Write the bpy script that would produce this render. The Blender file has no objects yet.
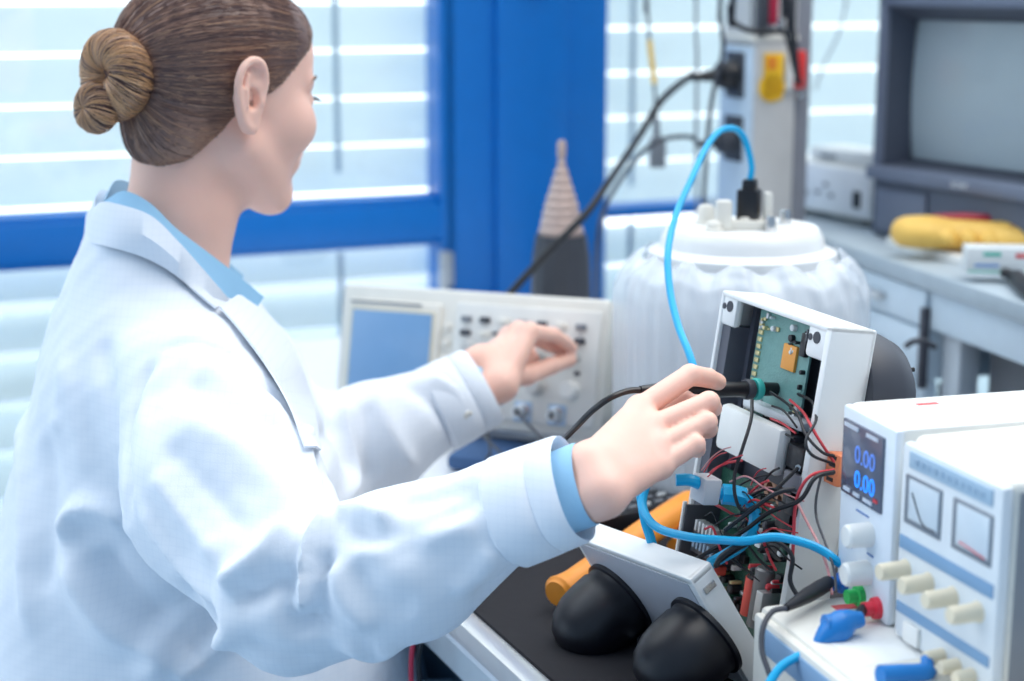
import bpy, bmesh, math, random
import numpy as np
from mathutils import Vector, Matrix
from mathutils.bvhtree import BVHTree
random.seed(7); rng = np.random.default_rng(7)
sc = bpy.context.scene
C = sc.collection

# ---------------------------------------------------------------- camera, world, lights, exposure
CAMZ, PITCH, FPX = 1.32, math.radians(12), 1675.0
cd = bpy.data.cameras.new('camera'); cam = bpy.data.objects.new('camera', cd); C.objects.link(cam)
cam.location = (0, 0, CAMZ); cam.rotation_euler = (math.radians(90) - PITCH, 0, 0)
cd.sensor_width = 36; cd.lens = FPX / 1024 * 36; cd.clip_start = .05
cd.dof.use_dof = True; cd.dof.focus_distance = 1.40; cd.dof.aperture_fstop = 3.6
sc.camera = cam
W = bpy.data.worlds.new('sky'); sc.world = W; W.use_nodes = True
nt = W.node_tree; bg = nt.nodes['Background']
wt = nt.nodes.new('ShaderNodeTexCoord'); dt = nt.nodes.new('ShaderNodeVectorMath'); dt.operation = 'DOT_PRODUCT'; dt.inputs[1].default_value = (-.42, .86, .28)
mr = nt.nodes.new('ShaderNodeMapRange'); mr.interpolation_type = 'SMOOTHSTEP'; mr.inputs[1].default_value = -.2; mr.inputs[2].default_value = .85
mr.inputs[3].default_value = .45; mr.inputs[4].default_value = 2.6       # open sky on the window side, dimmer room side
nt.links.new(wt.outputs['Generated'], dt.inputs[0]); nt.links.new(dt.outputs['Value'], mr.inputs[0]); nt.links.new(mr.outputs[0], bg.inputs[1])
cm = nt.nodes.new('ShaderNodeMixRGB'); m2_ = nt.nodes.new('ShaderNodeMapRange'); m2_.inputs[1].default_value = -.2; m2_.inputs[2].default_value = .85
cm.inputs[1].default_value = (.50, .72, 1.0, 1); cm.inputs[2].default_value = (.93, .975, 1.0, 1)
nt.links.new(dt.outputs['Value'], m2_.inputs[0]); nt.links.new(m2_.outputs[0], cm.inputs[0]); nt.links.new(cm.outputs[0], bg.inputs[0])
def area(name, loc, tgt, size, power, col):
    l = bpy.data.lights.new(name, 'AREA'); l.energy = power; l.size = size; l.color = col
    o = bpy.data.objects.new(name, l); C.objects.link(o); o.location = loc
    o.rotation_euler = (Vector(tgt) - Vector(loc)).to_track_quat('-Z', 'Y').to_euler(); return o
area('ceiling_lamp_light', (.95, 1.35, 2.9), (.1, 1.45, .9), 1.7, 29, (1.0, .95, .88))
sc.view_settings.view_transform = 'Standard'; sc.view_settings.look = 'None'
sc.view_settings.gamma = 1; sc.view_settings.use_curve_mapping = False
sc.view_settings.exposure = .42

# ---------------------------------------------------------------- helpers
CO = Vector((0, 0, CAMZ))
FW = Vector((0, math.cos(PITCH), -math.sin(PITCH))); UP = Vector((0, math.sin(PITCH), math.cos(PITCH)))
def ray(px, py): return FW + Vector((1, 0, 0)) * ((px - 512) / FPX) - UP * ((py - 340.5) / FPX)
def P(px, py, Y):
    d = ray(px, py); return CO + d * (Y / d.y)
def on_z(px, py, z):
    d = ray(px, py); return CO + d * ((z - CAMZ) / d.z)
def on_plane(px, py, o, n):
    d = ray(px, py); return CO + d * ((Vector(o) - CO).dot(n) / d.dot(n))
def lin(c):
    c = c / 255; return c / 12.92 if c <= .04045 else ((c + .055) / 1.055) ** 2.4
def rgb(r, g, b): return (lin(r), lin(g), lin(b), 1)
MATS = {}
def mat(name, col, rough=.5, metal=0, noise=.04, scale=30, bump=0, bscale=200, emit=0, ecol=None, trans=0, sub=0, coat=0, alpha=1):
    if name in MATS: return MATS[name]
    m = bpy.data.materials.new(name); MATS[name] = m; m.use_nodes = True
    t = m.node_tree; b = t.nodes['Principled BSDF']
    tc = t.nodes.new('ShaderNodeTexCoord'); nz = t.nodes.new('ShaderNodeTexNoise'); nz.inputs['Scale'].default_value = scale
    nz.inputs['Detail'].default_value = 4
    t.links.new(tc.outputs['Object'], nz.inputs['Vector'])
    mx = t.nodes.new('ShaderNodeMixRGB'); mx.blend_type = 'MIX'
    k1, k2 = 1 - noise * 2, 1 + noise * 2
    mx.inputs[1].default_value = (col[0] * k1, col[1] * k1, col[2] * k1, 1)
    mx.inputs[2].default_value = (min(1, col[0] * k2), min(1, col[1] * k2), min(1, col[2] * k2), 1)
    t.links.new(nz.outputs['Fac'], mx.inputs[0]); t.links.new(mx.outputs[0], b.inputs['Base Color'])
    b.inputs['Roughness'].default_value = rough; b.inputs['Metallic'].default_value = metal
    b.inputs['Transmission Weight'].default_value = trans; b.inputs['Alpha'].default_value = alpha
    if coat: b.inputs['Coat Weight'].default_value = coat
    if sub:
        b.inputs['Subsurface Weight'].default_value = sub; b.inputs['Subsurface Radius'].default_value = (.012, .005, .003)
        b.inputs['Subsurface Scale'].default_value = 1
    if emit: b.inputs['Emission Color'].default_value = ecol or col; b.inputs['Emission Strength'].default_value = emit
    if bump:
        n2 = t.nodes.new('ShaderNodeTexNoise'); n2.inputs['Scale'].default_value = bscale; n2.inputs['Detail'].default_value = 3
        bp = t.nodes.new('ShaderNodeBump'); bp.inputs['Strength'].default_value = bump; bp.inputs['Distance'].default_value = .002
        t.links.new(tc.outputs['Object'], n2.inputs['Vector']); t.links.new(n2.outputs['Fac'], bp.inputs['Height']); t.links.new(bp.outputs[0], b.inputs['Normal'])
    return m

def finish(name, bm, m, parent=None, world=False, smooth=True, angle=35):
    me = bpy.data.meshes.new(name)
    if isinstance(bm, bmesh.types.BMesh): bm.to_mesh(me); bm.free()
    else: me.from_pydata([tuple(v) for v in bm[0]], [], bm[1])
    if parent is not None and world: me.transform(Matrix(PM[parent.name]).inverted())
    for mm in (m if isinstance(m, (list, tuple)) else [m]): me.materials.append(mm)
    if smooth:
        me.polygons.foreach_set('use_smooth', [True] * len(me.polygons))
        me.set_sharp_from_angle(angle=math.radians(angle))
    o = bpy.data.objects.new(name, me); C.objects.link(o)
    if parent is not None:
        o.parent = parent; PM[o.name] = PM[parent.name]
    else: PM[o.name] = Matrix.Identity(4)
    return o
PM = {}
def tag(o, label=None, cat=None, group=None, kind=None):
    if label: o['label'] = label
    if cat: o['category'] = cat
    if group: o['group'] = group
    if kind: o['kind'] = kind
    return o
def thing(name, label, cat, M=None, group=None):
    o = bpy.data.objects.new(name, None); o.empty_display_size = .05; C.objects.link(o)
    M = M if M is not None else Matrix.Identity(4); o.matrix_world = M; PM[o.name] = M
    return tag(o, label, cat, group)
def frame(o, x, y, z):
    m = Matrix.Identity(4)
    for i, v in enumerate((Vector(x).normalized(), Vector(y).normalized(), Vector(z).normalized())):
        for r in range(3): m[r][i] = v[r]
    m.translation = Vector(o); return m
def yawM(o, deg): return Matrix.Translation(Vector(o)) @ Matrix.Rotation(math.radians(deg), 4, 'Z')
def box(bm, x0, x1, y0, y1, z0, z1, bev=0, M=None, seg=2):
    r = bmesh.ops.create_cube(bm, size=1); vs = r['verts']
    T = Matrix.Translation(((x0 + x1) / 2, (y0 + y1) / 2, (z0 + z1) / 2)) @ Matrix.Diagonal((abs(x1 - x0), abs(y1 - y0), abs(z1 - z0), 1))
    bmesh.ops.transform(bm, matrix=T, verts=vs)
    if bev:
        es = list({e for v in vs for e in v.link_edges})
        rr = bmesh.ops.bevel(bm, geom=es, offset=bev, segments=seg, profile=.5, affect='EDGES', clamp_overlap=True)
        vs = list({v for f in rr['faces'] for v in f.verts} | {v for v in vs if v.is_valid})
    if M is not None: bmesh.ops.transform(bm, matrix=M, verts=[v for v in vs if v.is_valid])
    return bm
def BX(*a, **k): return box(bmesh.new(), *a, **k)
def lathe(bm, prof, o=(0, 0, 0), axis=(0, 0, 1), n=32, M=None):
    q = Vector((0, 0, 1)).rotation_difference(Vector(axis).normalized()); rings = []
    for r, h in prof:
        ring = []
        if r < 1e-6:
            ring = [bm.verts.new(Vector(o) + q @ Vector((0, 0, h)))]
        else:
            for i in range(n):
                a = 2 * math.pi * i / n; ring.append(bm.verts.new(Vector(o) + q @ Vector((r * math.cos(a), r * math.sin(a), h))))
        rings.append(ring)
    vs = [v for r in rings for v in r]
    for a, b in zip(rings, rings[1:]):
        if len(a) == 1 and len(b) == 1: continue
        for i in range(n):
            j = (i + 1) % n
            if len(a) == 1: bm.faces.new((a[0], b[j], b[i]))
            elif len(b) == 1: bm.faces.new((a[i], a[j], b[0]))
            else: bm.faces.new((a[i], a[j], b[j], b[i]))
    if len(rings[0]) > 1: bm.faces.new(list(reversed(rings[0])))
    if len(rings[-1]) > 1: bm.faces.new(rings[-1])
    if M is not None: bmesh.ops.transform(bm, matrix=M, verts=vs)
    return bm
def cyl(bm, a, b, r, r2=None, n=20, bev=.12):
    a = Vector(a); b = Vector(b); L = (b - a).length; r2 = r if r2 is None else r2; c = min(r, r2) * bev
    return lathe(bm, [(0, 0), (r - c, 0), (r, c), (r2, L - c), (r2 - c, L), (0, L)], a, b - a, n)
def smooth_path(pts, k=8):
    pts = [Vector(p) for p in pts]; out = []
    q = [pts[0] * 2 - pts[1]] + pts + [pts[-1] * 2 - pts[-2]]
    for i in range(1, len(q) - 2):
        p0, p1, p2, p3 = q[i - 1:i + 3]
        for j in range(k):
            t = j / k
            out.append(.5 * ((2 * p1) + (p2 - p0) * t + (2 * p0 - 5 * p1 + 4 * p2 - p3) * t * t + (3 * p1 - p0 - 3 * p2 + p3) * t ** 3))
    return out + [pts[-1]]
def tube(bm, pts, r, n=8, k=8, raw=False):
    pp = [Vector(p) for p in pts] if raw else smooth_path(pts, k)
    up = Vector((.13, .27, .95)); rings = []
    for i, p in enumerate(pp):
        t = (pp[min(i + 1, len(pp) - 1)] - pp[max(i - 1, 0)]).normalized()
        u = (up - t * up.dot(t)); 
        if u.length < .05: u = Vector((1, 0, 0)) - t * t.x
        u.normalize(); up = u; v = t.cross(u)
        rr = r[min(i, len(r) - 1)] if isinstance(r, (list, tuple)) else r
        rings.append([bm.verts.new(p + (u * math.cos(2 * math.pi * j / n) + v * math.sin(2 * math.pi * j / n)) * rr) for j in range(n)])
    for a, b in zip(rings, rings[1:]):
        for j in range(n): bm.faces.new((a[j], b[j], b[(j + 1) % n], a[(j + 1) % n]))
    bm.faces.new(rings[0]); bm.faces.new(list(reversed(rings[-1])))
    return bm
def tap(rs, pts, k=8): n = (len(pts) - 1) * k + 1; return [float(v) for v in np.interp(np.linspace(0, 1, n), np.linspace(0, 1, len(rs)), rs)]
def cable(name, pts, r, m, label=None, cat='cable', parent=None, group=None, n=10, k=10):
    o = finish(name, tube(bmesh.new(), pts, r, n, k), m, parent, world=parent is not None)
    if parent is None: tag(o, label, cat, group)
    elif label: o['label'] = label
    return o

# ---- signed distance modelling
def A3(v): return np.array(v, np.float32)
def s_ball(p, c, r): return np.linalg.norm(p - A3(c), axis=1) - r
def s_ell(p, c, r, R=None):
    q = p - A3(c)
    if R is not None: q = q @ np.array(R, np.float32)
    r = A3(r); k0 = np.linalg.norm(q / r, axis=1); k1 = np.linalg.norm(q / (r * r), axis=1) + 1e-9
    return k0 * (k0 - 1) / k1
def s_cone(p, a, b, ra, rb):
    a = A3(a); b = A3(b); ab = b - a; t = np.clip(((p - a) @ ab) / max(1e-9, float(ab @ ab)), 0, 1)
    return np.linalg.norm(p - a - t[:, None] * ab, axis=1) - (ra + (rb - ra) * t)
def smin(a, b, k):
    h = np.clip(.5 + .5 * (b - a) / k, 0, 1); return b + (a - b) * h - k * h * (1 - h)
def smax(a, b, k): return -smin(-a, -b, k)
def s_chain(p, pts, rs, k=.003):
    d = None
    for i in range(len(pts) - 1):
        e = s_cone(p, pts[i], pts[i + 1], rs[i], rs[i + 1]); d = e if d is None else smin(d, e, k)
    return d
def nets(fn, lo, hi, h, relax=2):
    lo = np.array(lo, float); n = np.ceil((np.array(hi) - lo) / h).astype(int) + 1
    ax = [lo[i] + h * np.arange(n[i]) for i in range(3)]
    F = np.empty(n, np.float32)
    yz = np.stack(np.meshgrid(ax[1], ax[2], indexing='ij'), -1).reshape(-1, 2)
    step = max(1, 400000 // len(yz))
    for i in range(0, n[0], step):
        xs = ax[0][i:i + step]
        pts = np.empty((len(xs), len(yz), 3), np.float32); pts[:, :, 0] = xs[:, None]; pts[:, :, 1:] = yz[None]
        F[i:i + step] = fn(pts.reshape(-1, 3)).reshape(len(xs), n[1], n[2])
    S = F < 0
    cnt = np.zeros(n - 1, np.int32); acc = np.zeros(tuple(n - 1) + (3,), np.float32)
    nn = n - 1
    for d in range(3):
        sl0 = [slice(None)] * 3; sl1 = [slice(None)] * 3; sl0[d] = slice(0, -1); sl1[d] = slice(1, None)
        f0 = F[tuple(sl0)]; f1 = F[tuple(sl1)]; ch = (f0 < 0) != (f1 < 0)
        t = np.where(ch, f0 / np.where(ch, f0 - f1, 1), 0)
        o1, o2 = [a for a in range(3) if a != d]
        for a in (0, 1):
            for b in (0, 1):
                s = [slice(None)] * 3; s[o1] = slice(a, a + nn[o1]); s[o2] = slice(b, b + nn[o2])
                c = ch[tuple(s)]; cnt += c
                acc[..., d] += np.where(c, t[tuple(s)], 0); acc[..., o1] += c * a; acc[..., o2] += c * b
    act = cnt > 0; idx = -np.ones(nn, np.int64); idx[act] = np.arange(act.sum())
    V = (np.argwhere(act) + acc[act] / cnt[act][:, None]) * h + lo
    faces = []
    for d in range(3):
        o1, o2 = [(1, 2), (2, 0), (0, 1)][d]
        sl0 = [slice(None)] * 3; sl1 = [slice(None)] * 3; sl0[d] = slice(0, -1); sl1[d] = slice(1, None)
        a0 = S[tuple(sl0)]; a1 = S[tuple(sl1)]; e = np.argwhere(a0 != a1); inside = a0[tuple(e.T)]
        ok = (e[:, o1] > 0) & (e[:, o2] > 0) & (e[:, o1] < nn[o1]) & (e[:, o2] < nn[o2]); e = e[ok]; inside = inside[ok]
        def g(da, db):
            q = e.copy(); q[:, o1] -= da; q[:, o2] -= db; return idx[tuple(q.T)]
        f = np.stack([g(1, 1), g(0, 1), g(0, 0), g(1, 0)], 1)
        f[~inside] = f[~inside][:, ::-1]; faces.append(f)
    Fc = np.concatenate(faces)
    V = relaxm(V, Fc, relax)
    return V, Fc
def relaxm(V, Fc, it, lam=.5):
    e = np.concatenate([Fc[:, [0, 1]], Fc[:, [1, 2]], Fc[:, [2, 3]], Fc[:, [3, 0]]])
    for _ in range(it):
        s = np.zeros_like(V); c = np.zeros(len(V))
        for k in range(3):
            s[:, k] = np.bincount(e[:, 0], V[e[:, 1], k], len(V)) + np.bincount(e[:, 1], V[e[:, 0], k], len(V))
        c = np.bincount(e[:, 0], minlength=len(V)) + np.bincount(e[:, 1], minlength=len(V))
        V = V * (1 - lam) + lam * s / np.maximum(c, 1)[:, None]
    return V
def vnormals(V, Fc):
    n = np.cross(V[Fc[:, 2]] - V[Fc[:, 0]], V[Fc[:, 3]] - V[Fc[:, 1]]); N = np.zeros_like(V)
    for k in range(3):
        for c in range(4): N[:, k] += np.bincount(Fc[:, c], n[:, k], len(V))
    return N / (np.linalg.norm(N, axis=1)[:, None] + 1e-12)
def VF(V, Fc): return (V.tolist(), Fc.tolist())
def join(parts):
    vs, fs, o = [], [], 0
    for V, Fc in parts: vs.append(V); fs.append(Fc + o); o += len(V)
    return np.concatenate(vs), np.concatenate(fs)

# ---------------------------------------------------------------- materials
M_blue = mat('blue window paint', rgb(0, 116, 200), .35, noise=.03)
M_white = mat('white plastic', rgb(232, 232, 228), .4)
M_offw = mat('warm white plastic', rgb(226, 222, 212), .42)
M_grey = mat('mid grey plastic', rgb(128, 132, 138), .5)
M_dark = mat('dark grey plastic', rgb(62, 64, 72), .5)
M_black = mat('black plastic', rgb(22, 22, 27), .35)
M_brub = mat('black rubber', rgb(26, 27, 33), .45)
M_alu = mat('brushed aluminium', rgb(205, 206, 206), .32, .7, bump=.05)
M_steel = mat('bright steel', rgb(200, 200, 200), .25, .9)
M_cyan = mat('blue cable jacket', rgb(0, 168, 220), .35)
M_red = mat('red wire', rgb(205, 60, 70), .4)
M_pink = mat('pale pink wire', rgb(215, 150, 150), .4)
M_orange = mat('orange plastic', rgb(240, 150, 50), .4)
M_cream = mat('cream knob plastic', rgb(226, 214, 188), .45)
M_ivory = mat('ivory enamel', rgb(228, 224, 214), .4)

# ================================================================= ROOM
fl = finish('floor', BX(-4, 4, -2, 8, -.05, 0), mat('pale blue grey floor', rgb(150, 175, 195), .4, noise=.03, scale=8)); tag(fl, kind='structure')
PSI = math.radians(23); WO = Vector((-.135, 2.9, 0))
WM = yawM(WO, 23)          # x along the wall, y outward
def wallobj(name, bm, m, smooth=True):
    bmesh.ops.transform(bm, matrix=WM, verts=bm.verts); o = finish(name, bm, m, smooth=smooth); tag(o, kind='structure'); return o
ZB0, ZB1 = .878, .963      # the transom of the window
bm = BX(.008, .318, -.03, .06, 0, 2.6, bev=.004)
box(bm, .10, .235, -.045, -.03, 0, 2.6, bev=.004); box(bm, .0, .03, -.012, -.03, 0, 2.6, bev=.003)
wallobj('trim_1', bm, M_blue)
bm = BX(-2.6, .01, -.02, .05, ZB0, ZB1, bev=.004); box(bm, -2.6, .01, -.028, -.02, ZB0 + .01, ZB1 - .012, bev=.003)
wallobj('trim_2', bm, M_blue)
wallobj('trim_3', BX(.318, 3.2, -.02, .05, .905, .925, bev=.004), M_blue)
wallobj('trim_4', BX(1.0, 1.06, -.03, .06, 0, 2.6, bev=.004), mat('pale grey frame', rgb(170, 176, 184), .5))
wallobj('wall_back', BX(-2.6, 3.2, -.02, .12, 0, .38), mat('white wall paint', rgb(225, 230, 234), .7, noise=.02))
def glass():
    m = bpy.data.materials.new('window glass'); m.use_nodes = True; t = m.node_tree; t.nodes.clear()
    o = t.nodes.new('ShaderNodeOutputMaterial'); mx = t.nodes.new('ShaderNodeMixShader'); tr = t.nodes.new('ShaderNodeBsdfTransparent'); g = t.nodes.new('ShaderNodeBsdfGlossy')
    nz = t.nodes.new('ShaderNodeTexNoise'); nz.inputs['Scale'].default_value = 2; mp = t.nodes.new('ShaderNodeMapRange'); mp.inputs[3].default_value = .05; mp.inputs[4].default_value = .09
    g.inputs['Roughness'].default_value = .03; tr.inputs[0].default_value = (.97, .985, .99, 1)
    t.links.new(nz.outputs[0], mp.inputs[0]); t.links.new(mp.outputs[0], mx.inputs[0]); t.links.new(tr.outputs[0], mx.inputs[1]); t.links.new(g.outputs[0], mx.inputs[2]); t.links.new(mx.outputs[0], o.inputs[0]); return m
MG = glass()
panes = [(-2.6, .004, ZB1, 2.6), (-2.6, .004, .38, ZB0), (.318, 1.0, .925, 2.6), (.318, 1.0, .38, .905), (1.06, 3.2, .38, 2.6)]
for i, (a, b, c, d) in enumerate(panes):
    wallobj('window_%d' % (i + 1), BX(a, b, .015, .021, c, d), MG, False)
# outside venetian blinds
def slatmat():
    if 'translucent pale blind slats' in MATS: return MATS['translucent pale blind slats']
    m = mat('translucent pale blind slats', rgb(240, 242, 241), .6, noise=.02, scale=3); t = m.node_tree
    tl = t.nodes.new('ShaderNodeBsdfTranslucent'); tl.inputs[0].default_value = rgb(238, 246, 246); mx = t.nodes.new('ShaderNodeMixShader'); mx.inputs[0].default_value = .55
    t.links.new(t.nodes['Principled BSDF'].outputs[0], mx.inputs[1]); t.links.new(tl.outputs[0], mx.inputs[2]); t.links.new(mx.outputs[0], t.nodes['Material Output'].inputs[0]); return m
def blind(x0, x1, z0, z1, label, tilt, pitch=.083, off=.12):
    t = thing('venetian_blind', label, 'blind', WM, 'venetian blinds outside the windows')
    bm = bmesh.new(); z = z0; w = .08; c, s = math.cos(tilt), math.sin(tilt)
    while z < z1:
        M = Matrix.Translation((0, off, z)) @ Matrix.Rotation(tilt, 4, 'X')
        prev = None; n = 6; top = []; bot = []
        for i in range(n + 1):
            y = (i / n - .5) * w; h = .008 * (1 - (2 * i / n - 1) ** 2)
            top.append([bm.verts.new(M @ Vector((x, y, h + .001))) for x in (x0, x1)]); bot.append([bm.verts.new(M @ Vector((x, y, h - .001))) for x in (x0, x1)])
        for i in range(n):
            bm.faces.new((top[i][0], top[i][1], top[i + 1][1], top[i + 1][0])); bm.faces.new((bot[i][0], bot[i + 1][0], bot[i + 1][1], bot[i][1]))
        for i in (0, n): bm.faces.new((top[i][0], bot[i][0], bot[i][1], top[i][1]))
        for j in (0, 1): bm.faces.new([v[j] for v in top] + [v[j] for v in reversed(bot)])
        z += pitch
    finish('slats', bm, slatmat(), t)
    xs = [x1 - .35, x1 - 1.4, x1 - 2.3] if x0 < 0 else [x0 + .20, x0 + 1.1]
    for x in xs:
        if x0 < x < x1: finish('ladder_tape', BX(x - .005, x + .005, off - .048, off - .045, z0, z1), mat('grey ladder tape', rgb(176, 196, 206), .7), t)
blind(-2.6, .20, 1.0, 2.5, 'pale blind of wide slats outside the upper pane behind the head', math.radians(75))
blind(-2.6, .20, .42, .86, 'pale blind of wide slats below the blue transom behind the shoulders', math.radians(38))
blind(.22, .995, .95, 2.5, 'pale blind outside the pane between the blue post and sockets', math.radians(75))
blind(.22, .995, .42, .885, 'pale blind below the thin blue bar behind the white canister', math.radians(50))
blind(1.01, 3.2, .45, 2.5, 'pale blind outside the pane beside the grey monitor', math.radians(75))
# white handle and hinge on the blue frame
def wpart(n, bm, m, par): bmesh.ops.transform(bm, matrix=WM, verts=bm.verts); return finish(n, bm, m, par)
h = bpy.data.objects['trim_1']; PM['trim_1'] = Matrix.Identity(4)
wpart('handle_plate', lathe(bmesh.new(), [(0, 0), (.018, 0), (.02, .004), (.018, .014), (0, .016)], (.175, -.045, 1.335), (0, -1, 0)), M_offw, h)
wpart('lever', BX(.16, .19, -.085, -.06, 1.318, 1.39, bev=.009), M_offw, h)
wpart('hinge_barrel', cyl(bmesh.new(), (.0, -.045, .80), (.0, -.045, .87), .008), M_alu, h)
wpart('hinge_leaf', BX(-.004, .022, -.034, -.030, .805, .865, bev=.001), M_alu, h)

# ================================================================= BENCHES
BA = Vector((-.40, .9165, 0)).normalized(); BN = Vector((.9165, .40, 0)).normalized(); E0 = Vector((-.053, 1.455, 0))
BM = frame(E0, BA, -BN, (0, 0, 1))     # x away along the edge, y = -inward
b = thing('work_bench', 'long white topped work bench edged in aluminium under the devices', 'workbench', BM)
finish('bench_top', BX(-.78, 1.25, -.75, -.0, .722, .7485, bev=.002), mat('white laminate', rgb(232, 234, 238), .45, noise=.02), b)
finish('edge_profile', BX(-.78, 1.25, -.021, .001, .729, .750, bev=.002), M_alu, b)
finish('side_skirt', BX(-.76, 1.23, -.05, -.03, .66, .721, bev=.001), mat('pale skirt', rgb(220, 228, 232), .4), b)
for x in (-.7, 1.17):
    for y in (-.05, -.70): finish('leg', BX(x - .03, x + .03, y - .03, y + .03, 0, .721, bev=.004), mat('blue grey steel', rgb(120, 150, 175), .4, .2), b)
finish('side_panel', BX(-.70, 1.1, -.10, -.085, .12, .70, bev=.003), mat('teal grey panel', rgb(86, 118, 146), .45), b)
finish('tray', BX(-.6, 1.0, -.6, -.12, .3, .32, bev=.003), M_alu, b)
mt = finish('bench_mat', BX(-.76, .22, -.74, -.0215, .7485, .7525, bev=.001), mat('black antistatic mat', rgb(20, 17, 24), .85, noise=.10, scale=12, bump=.15, bscale=60)); mt.matrix_world = BM; PM[mt.name] = BM
tag(mt, 'black antistatic mat lying on the near part of the bench', 'mat')

# back bench
ang = math.radians(-75); KB = Matrix.Translation((.544, 2.18, 0)) @ Matrix.Rotation(ang, 4, 'Z')  # x toward the near end, y inward
k = thing('side_bench', 'grey steel bench with drawers carrying the grey monitor', 'bench', KB)
M_bg = mat('blue grey enamel', rgb(206, 220, 230), .4, noise=.03)
M_btop = mat('grey bench top', rgb(172, 184, 192), .5, noise=.05)
finish('bench_top', BX(-.80, .45, 0, .62, .925, .950, bev=.003), M_btop, k)
finish('apron', BX(.0, .43, .012, .03, .872, .924, bev=.002), M_bg, k)
for (x0, x1, z0, z1) in ((-.34, -.006, .872, .922), (-.34, -.006, .80, .868)):
    d = finish('drawer', BX(x0, x1, .006, .35, z0, z1, bev=.003), M_bg, k)
    finish('drawer_handle', BX((x0 + x1) / 2 - .06, (x0 + x1) / 2 + .06, -.006, .006, (z0 + z1) / 2 - .006, (z0 + z1) / 2 + .004, bev=.002), M_alu, d)
finish('lower_rail', BX(-.34, -.005, .01, .03, .765, .797, bev=.002), M_bg, k)
finish('hinge_strip', BX(-.007, .001, .0, .012, .79, .90, bev=.001), mat('dark bracket', rgb(80, 80, 88), .5, .3), k)
for x in (-.79, .005, .39):
    finish('leg', BX(x, x + .045, .03, .06, 0, .924, bev=.003), mat('pale leg', rgb(196, 202, 208), .45), k)
finish('cabinet', BX(.055, .385, .07, .55, .3, .870, bev=.004), mat('dark grey cabinet', rgb(110, 112, 118), .5), k)  # cabinet body in one even dark grey
fr = thing('steel_shelf_frame', 'black steel frame standing below the drawers of the side bench', 'frame', KB)
for x in (-.12, -.30, -.045):
    finish('upright', BX(x - .006, x + .006, .10, .112, 0, .764, bev=.001), M_dark, fr)
finish('crossbar', BX(-.31, -.03, .10, .112, .70, .712, bev=.001), M_dark, fr)

# ================================================================= MONITOR
MM = Matrix.Translation(Vector((.5365, 2.5, .953))) @ Matrix.Rotation(math.radians(-62.9), 4, 'Z')
mo = thing('crt_monitor', 'large dark grey tube monitor with hooded screen on the side bench', 'monitor', MM)
M_mon = mat('monitor grey', rgb(108, 116, 134), .5, noise=.03)
w, hgt = .345, .357
bm = bmesh.new()
box(bm, 0, .020, 0, .06, .09, hgt, bev=.004); box(bm, w - .02, w, 0, .06, .09, hgt, bev=.004); box(bm, 0, w, 0, .06, hgt - .022, hgt, bev=.004); box(bm, 0, w, -.012, .05, .085, .105, bev=.004)
finish('bezel', bm, M_mon, mo)
bm = bmesh.new()   # sloping hood inside the bezel
o_ = [(.018, .0, .10), (w - .018, .0, .10), (w - .018, .0, hgt - .02), (.018, .0, hgt - .02)]
i_ = [(.032, .044, .112), (w - .032, .044, .112), (w - .032, .044, hgt - .040), (.032, .044, hgt - .040)]
vo = [bm.verts.new(p) for p in o_]; vi = [bm.verts.new(p) for p in i_]
for a in range(4): bm.faces.new((vo[a], vo[(a + 1) % 4], vi[(a + 1) % 4], vi[a]))
finish('hood', bm, mat('hood grey', rgb(72, 78, 92), .55), mo, smooth=False)
bm = bmesh.new(); n = 16; G = []
for i in range(n + 1):
    G.append([])
    for j in range(n + 1):
        u, v = i / n * 2 - 1, j / n * 2 - 1
        G[i].append(bm.verts.new((w / 2 + u * (w / 2 - .034), .034 + .014 * (u * u + v * v) / 2, .216 + v * .100)))
for i in range(n):
    for j in range(n): bm.faces.new((G[i][j], G[i + 1][j], G[i + 1][j + 1], G[i][j + 1]))
finish('screen', bm, mat('grey tube glass', rgb(160, 172, 178), .3, noise=.03, scale=6, coat=.35), mo)
finish('case', BX(.012, w - .012, .055, .36, .03, hgt - .01, bev=.012), M_mon, mo)
cp = finish('control_panel', BX(0, w, .004, .06, 0, .086, bev=.004), mat('panel grey', rgb(88, 96, 112), .5), mo)
finish('panel_door', BX(.016, .125, -.002, .006, .01, .072, bev=.003), M_mon, cp)
for i in range(7):
    x = .150 + i * .026; finish('button', BX(x, x + .012, -.002, .006, .012, .026, bev=.002), M_dark, cp)
for i in range(6):
    x = .150 + i * .026; finish('button_caption', BX(x - .002, x + .014, .002, .0045, .034, .040, bev=.0005), mat('pale print', rgb(165, 172, 184), .5), cp)
finish('red_stripe', BX(.16, .30, .0, .0045, .046, .050), mat('dark red stripe', rgb(150, 50, 70), .5), cp)
# maker plate: blurred raised lettering
def text(name, s, size, M, m, parent, ext=.0004):
    cu = bpy.data.curves.new(name, 'FONT'); cu.body = s; cu.size = size; cu.extrude = ext; cu.align_x = 'CENTER'; cu.align_y = 'CENTER'
    tmp = bpy.data.objects.new('tmp_text', cu); C.objects.link(tmp)
    dg = bpy.context.evaluated_depsgraph_get(); me = bpy.data.meshes.new_from_object(tmp.evaluated_get(dg))
    bpy.data.objects.remove(tmp); me.transform(M); me.materials.append(m); me.name = name
    o = bpy.data.objects.new(name, me); C.objects.link(o); o.parent = parent; PM[o.name] = PM[parent.name]; return o
def face_front(x, y, z): return Matrix.Translation((x, y, z)) @ Matrix.Rotation(math.radians(90), 4, 'X')
text('maker_plate', 'SONY', .013, face_front(.205, -.0125, .0945), mat('silver print', rgb(210, 214, 220), .35, .2), mo)

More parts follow.
